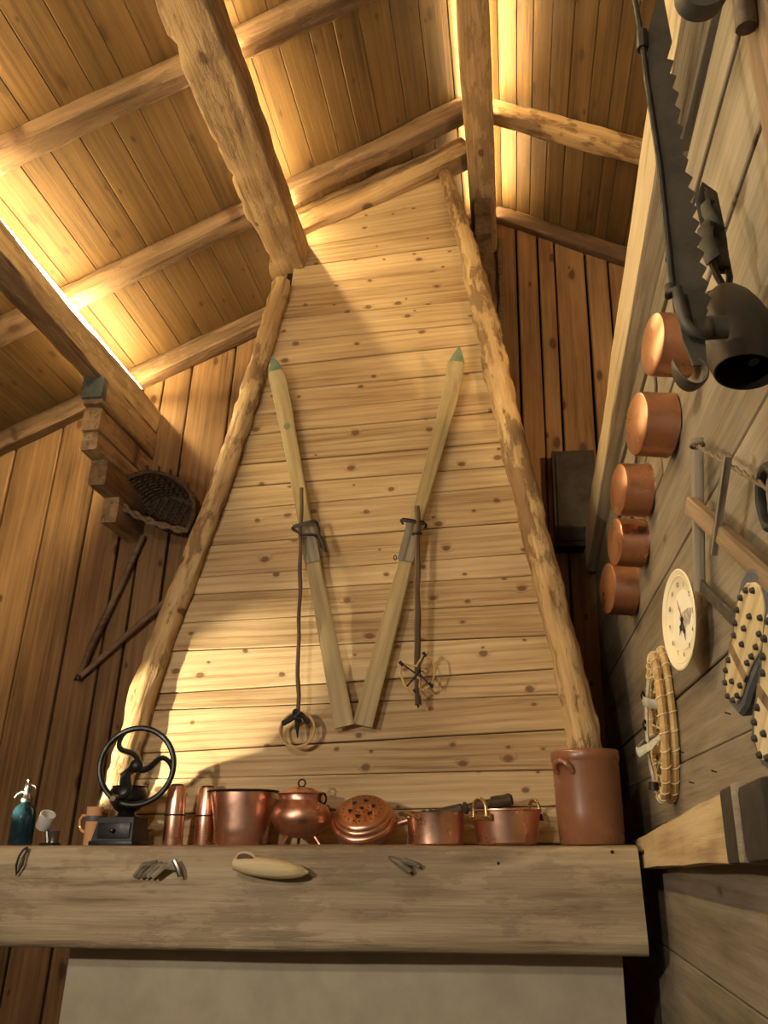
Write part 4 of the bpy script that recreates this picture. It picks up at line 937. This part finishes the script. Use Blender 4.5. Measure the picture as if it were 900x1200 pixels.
G().tube([(0.002, -0.012, 0.24), (-0.02, -0.018, 0.255), (-0.036, -0.02, 0.235), (-0.040, -0.02, 0.19), (-0.030, -0.018, 0.15)], 0.015, 8, flat=0.3, up0=(1, 0.3, 0.1)).build('strap_tail', 'leather', t)
G().tube([(-0.004, -0.014, 0.25), (-0.018, -0.016, 0.29), (-0.014, -0.012, 0.32), (0.0, -0.008, 0.325)], 0.011, 8, flat=0.3, up0=(1, 0.3, 0.1)).build('strap_keeper', 'leather', t)
G().tube([(-0.04, -0.012, 0.19), (-0.03, -0.01, 0.15), (-0.02, -0.008, 0.115), (-0.01, -0.004, 0.098)], 0.004, 6).build('wire', 'iron', t)

# frame saw
FX = 0.435
def fp(px, py, X=FX): return on_x(px, py, X)
s0 = fp(820, 690)
t = thing('frame_saw', 'old wooden frame saw with twisted cord and toggle stick', 'saw', s0)
def fl_(px, py, X=FX): return fp(px, py, X) - s0
def bar(name, a, b_, w_, h_, mat, sd=0, parent=t, rnd=0.15): return beam(name, a, b_, w_, h_, mat, up=(-1, 0, 0.1), rnd=rnd, jit=0.002, step=0.03, parent=parent, sd=sd)
bar('cheek', fl_(820, 692), fl_(817, 513), 0.027, 0.026, 'grey_stick', 3, rnd=0.5)
bar('stretcher', fl_(810, 592, 0.418), fl_(925, 695, 0.418), 0.040, 0.024, 'brown_bar', 5)
bar('blade', fl_(818, 683), fl_(905, 772), 0.030, 0.004, 'old_iron', 7)
bar('toggle', fl_(853, 533, 0.41), fl_(836, 648, 0.405), 0.022, 0.012, 'grey_stick', 9)
c0, c1, c2 = fl_(817, 522, 0.42), fl_(850, 548, 0.415), fl_(930, 590, 0.42)
for ph in (0, PI):
    pts = []
    for i in range(41):
        q = i / 40; p = c0.lerp(c2, q); a = q * 40 + ph
        pts.append(p + V((0.0032 * math.cos(a), 0, 0.0032 * math.sin(a))))
    G().tube(pts, 0.0032, 6).build('cord', 'rope', t)
G().tube([c0 + V((0.014 * math.cos(a), 0.014 * math.sin(a), 0)) for a in [2 * PI * i / 14 for i in range(14)]], 0.004, 6, closed=True).build('cord_loop', 'rope', t)
# black strap ring at the frame edge
p = fp(901, 583, 0.43)
tag(G().tube([V((0, 0.045 * math.cos(a), 0.052 * math.sin(a))) for a in [2 * PI * i / 28 for i in range(28)]], 0.009, 8, closed=True, jit=0.15).build('harness_ring', 'leather', None, mw=T(*p)), 'black ring hanging at the right edge beside the saw cord', 'ring')

# hobnailed shoes seen from the sole side
def shoe(label, heel, toe, X, flip):
    A, B = on_x(*heel, X), on_x(*toe, X)
    dirv = (B - A).normalized()
    m = frame(A, dirv, (-1, -0.35, 0.0)) @ Matrix.Scale(1.1, 4); t = thing('hobnail_shoe', label, 'shoe', A, m.to_3x3().to_4x4(), 'hobnailed shoes')  # sole faces the room
    Ln = 0.285
    def outline(k=1.0, up=0.0):
        pts = []
        key = [(0.0, 0.0), (0.02, 0.024), (0.06, 0.034), (0.10, 0.033), (0.14, 0.036), (0.19, 0.046), (0.225, 0.046), (0.255, 0.036), (0.277, 0.016), (0.285, 0.0)]
        for x, y in key: pts.append((x * Ln / 0.285 + up * (1 if x > 0.14 else -1), (y + (up if y > 0 else 0)) * 1.0))
        for x, y in key[-2:0:-1]: pts.append((x * Ln / 0.285 + up * (1 if x > 0.14 else -1), -(y + up)))
        return pts
    G().prism(outline(), 0.022, 0.002).build('sole', 'sole_wood', t)
    G().prism(outline(1, 0.015), 0.040, 0.006).tr(T(0, 0, -0.022)).build('upper', 'grey_leather', t)
    G().prism([(0.095, -0.034), (0.113, -0.035), (0.113, 0.035), (0.095, 0.034)], 0.004, 0.001).tr(T(0, 0, 0.0205)).build('heel_band', 'brown_bar', t)
    for x, y in [(0.010, 0.0), (0.024, 0.018), (0.048, 0.026), (0.076, 0.026), (0.024, -0.018), (0.048, -0.026), (0.076, -0.026), (0.052, 0.0), (0.138, 0.028), (0.162, 0.034), (0.190, 0.038), (0.220, 0.037), (0.247, 0.028), (0.266, 0.010), (0.138, -0.028), (0.162, -0.034), (0.190, -0.038), (0.220, -0.037), (0.247, -0.028), (0.150, 0.0), (0.182, 0.006), (0.218, 0.0)]:
        G().lathe([(0, 0.007), (0.004, 0.0055), (0.0058, 0.0), (0.0058, -0.003)], 8).tr(T(x, y, 0.022)).build('hobnail', 'old_iron', t)
    return t
shoe('hobnailed wooden sole shoe hung higher, under the saw blade', (868, 818), (905, 690), 0.425, 1)
shoe('hobnailed wooden sole shoe hung lower, cut by the right edge', (908, 888), (938, 745), 0.40, 1)

# hewn timber with an iron band, low on the partition
A = on_x(750, 1003, 0.435); B = on_x(884, 966, 0.40); dirv = (B - A)
t = thing('banded_timber', 'pale hewn timber with a dark banded end, low on the partition', 'timber', A)
m = frame((0, 0, 0), dirv, (0, 0, 1)); Lt = dirv.length
v = []; f = []; n = 18
for i in range(n + 1):
    q = i / n; hh = 0.042 + 0.016 * q; ww = 0.03
    x = Lt * q
    for (yy, zz_) in ((-ww, -hh), (ww, -hh), (ww, hh), (-ww, hh)):
        v.append((x, yy + 0.003 * noise.noise(V((x * 5, yy * 30, zz_ * 30))), zz_ + 0.004 * noise.noise(V((x * 4, yy * 30, zz_ * 40)))))
for i in range(n):
    for j in range(4): f.append((i * 4 + j, (i + 1) * 4 + j, (i + 1) * 4 + (j + 1) % 4, i * 4 + (j + 1) % 4))
f += [(0, 1, 2, 3), tuple(n * 4 + j for j in (3, 2, 1, 0))]
G().add(v, f).build('body', 'block_wood', t, smooth=False, mw=m)
G().box((Lt - 0.03, 0, 0), (0.10, 0.07, 0.124), 0.006).build('iron_band', 'dark_panel', t, mw=m)
G().box((Lt + 0.035, 0, 0), (0.035, 0.072, 0.126), 0.004).build('pale_hoop', 'grey_stick', t, mw=m)
G().box((Lt + 0.13, 0, -0.004), (0.16, 0.068, 0.118), 0.012).build('dark_end', 'dark_panel', t, mw=m)
G().tube([m @ V((Lt * q, 0.036 , -0.0 + (0.046 + 0.016 * q))) for q in (0.06, 0.2, 0.4, 0.6, 0.8, 0.95)], 0.005, 8).build('edge_cord', 'grey_leather', t)
w0 = on_x(745, 990, 0.42)
tag(G().tube([on_x(742, 986, 0.40) - w0, on_x(748, 1000, 0.40) - w0, on_x(756, 999, 0.40) - w0, on_x(760, 985, 0.41) - w0, on_x(768, 972, 0.43) - w0, on_x(782, 966, 0.44) - w0], 0.007, 8).build('black_cable', 'leather', None, mw=T(*w0)), 'black cable curling at the right end of the mantel', 'cable')

# tools at the upper right edge
p = on_x(823, -12, 0.36)
tag(G().lathe([(0.030, -0.022), (0.044, -0.024), (0.046, 0.0), (0.044, 0.024), (0.030, 0.022), (0.029, 0.0), (0.030, -0.022)], 28).tr(Rx(PI / 2 + 0.35) @ Rz(0.4)).build('iron_collar', 'strap_grey', None, mw=T(*p)), 'grey bent collar hanging at the top edge of the view', 'collar')
a0, a1 = on_x(866, -60, 0.40), on_x(875, 36, 0.40)
tag(G().tube([V(), (a1 - a0) * 0.5, (a1 - a0) * 0.97, (a1 - a0)], [0.016, 0.017, 0.017, 0.008], 12, jit=0.06).build('tool_handle', 'dark_turned', None, mw=T(*a0)), 'dark rounded tool handle pointing down at the top right', 'handle')
b0, b1 = on_x(876, -80, 0.44), on_x(962, 370, 0.44)
tag(beam('brace', b0, b1, 0.10, 0.04, 'brown_bar', up=(-1, 0, 0), rnd=0.3, jit=0.006, sd=61), 'brown slanting brace in the top right corner of the view', 'beam')
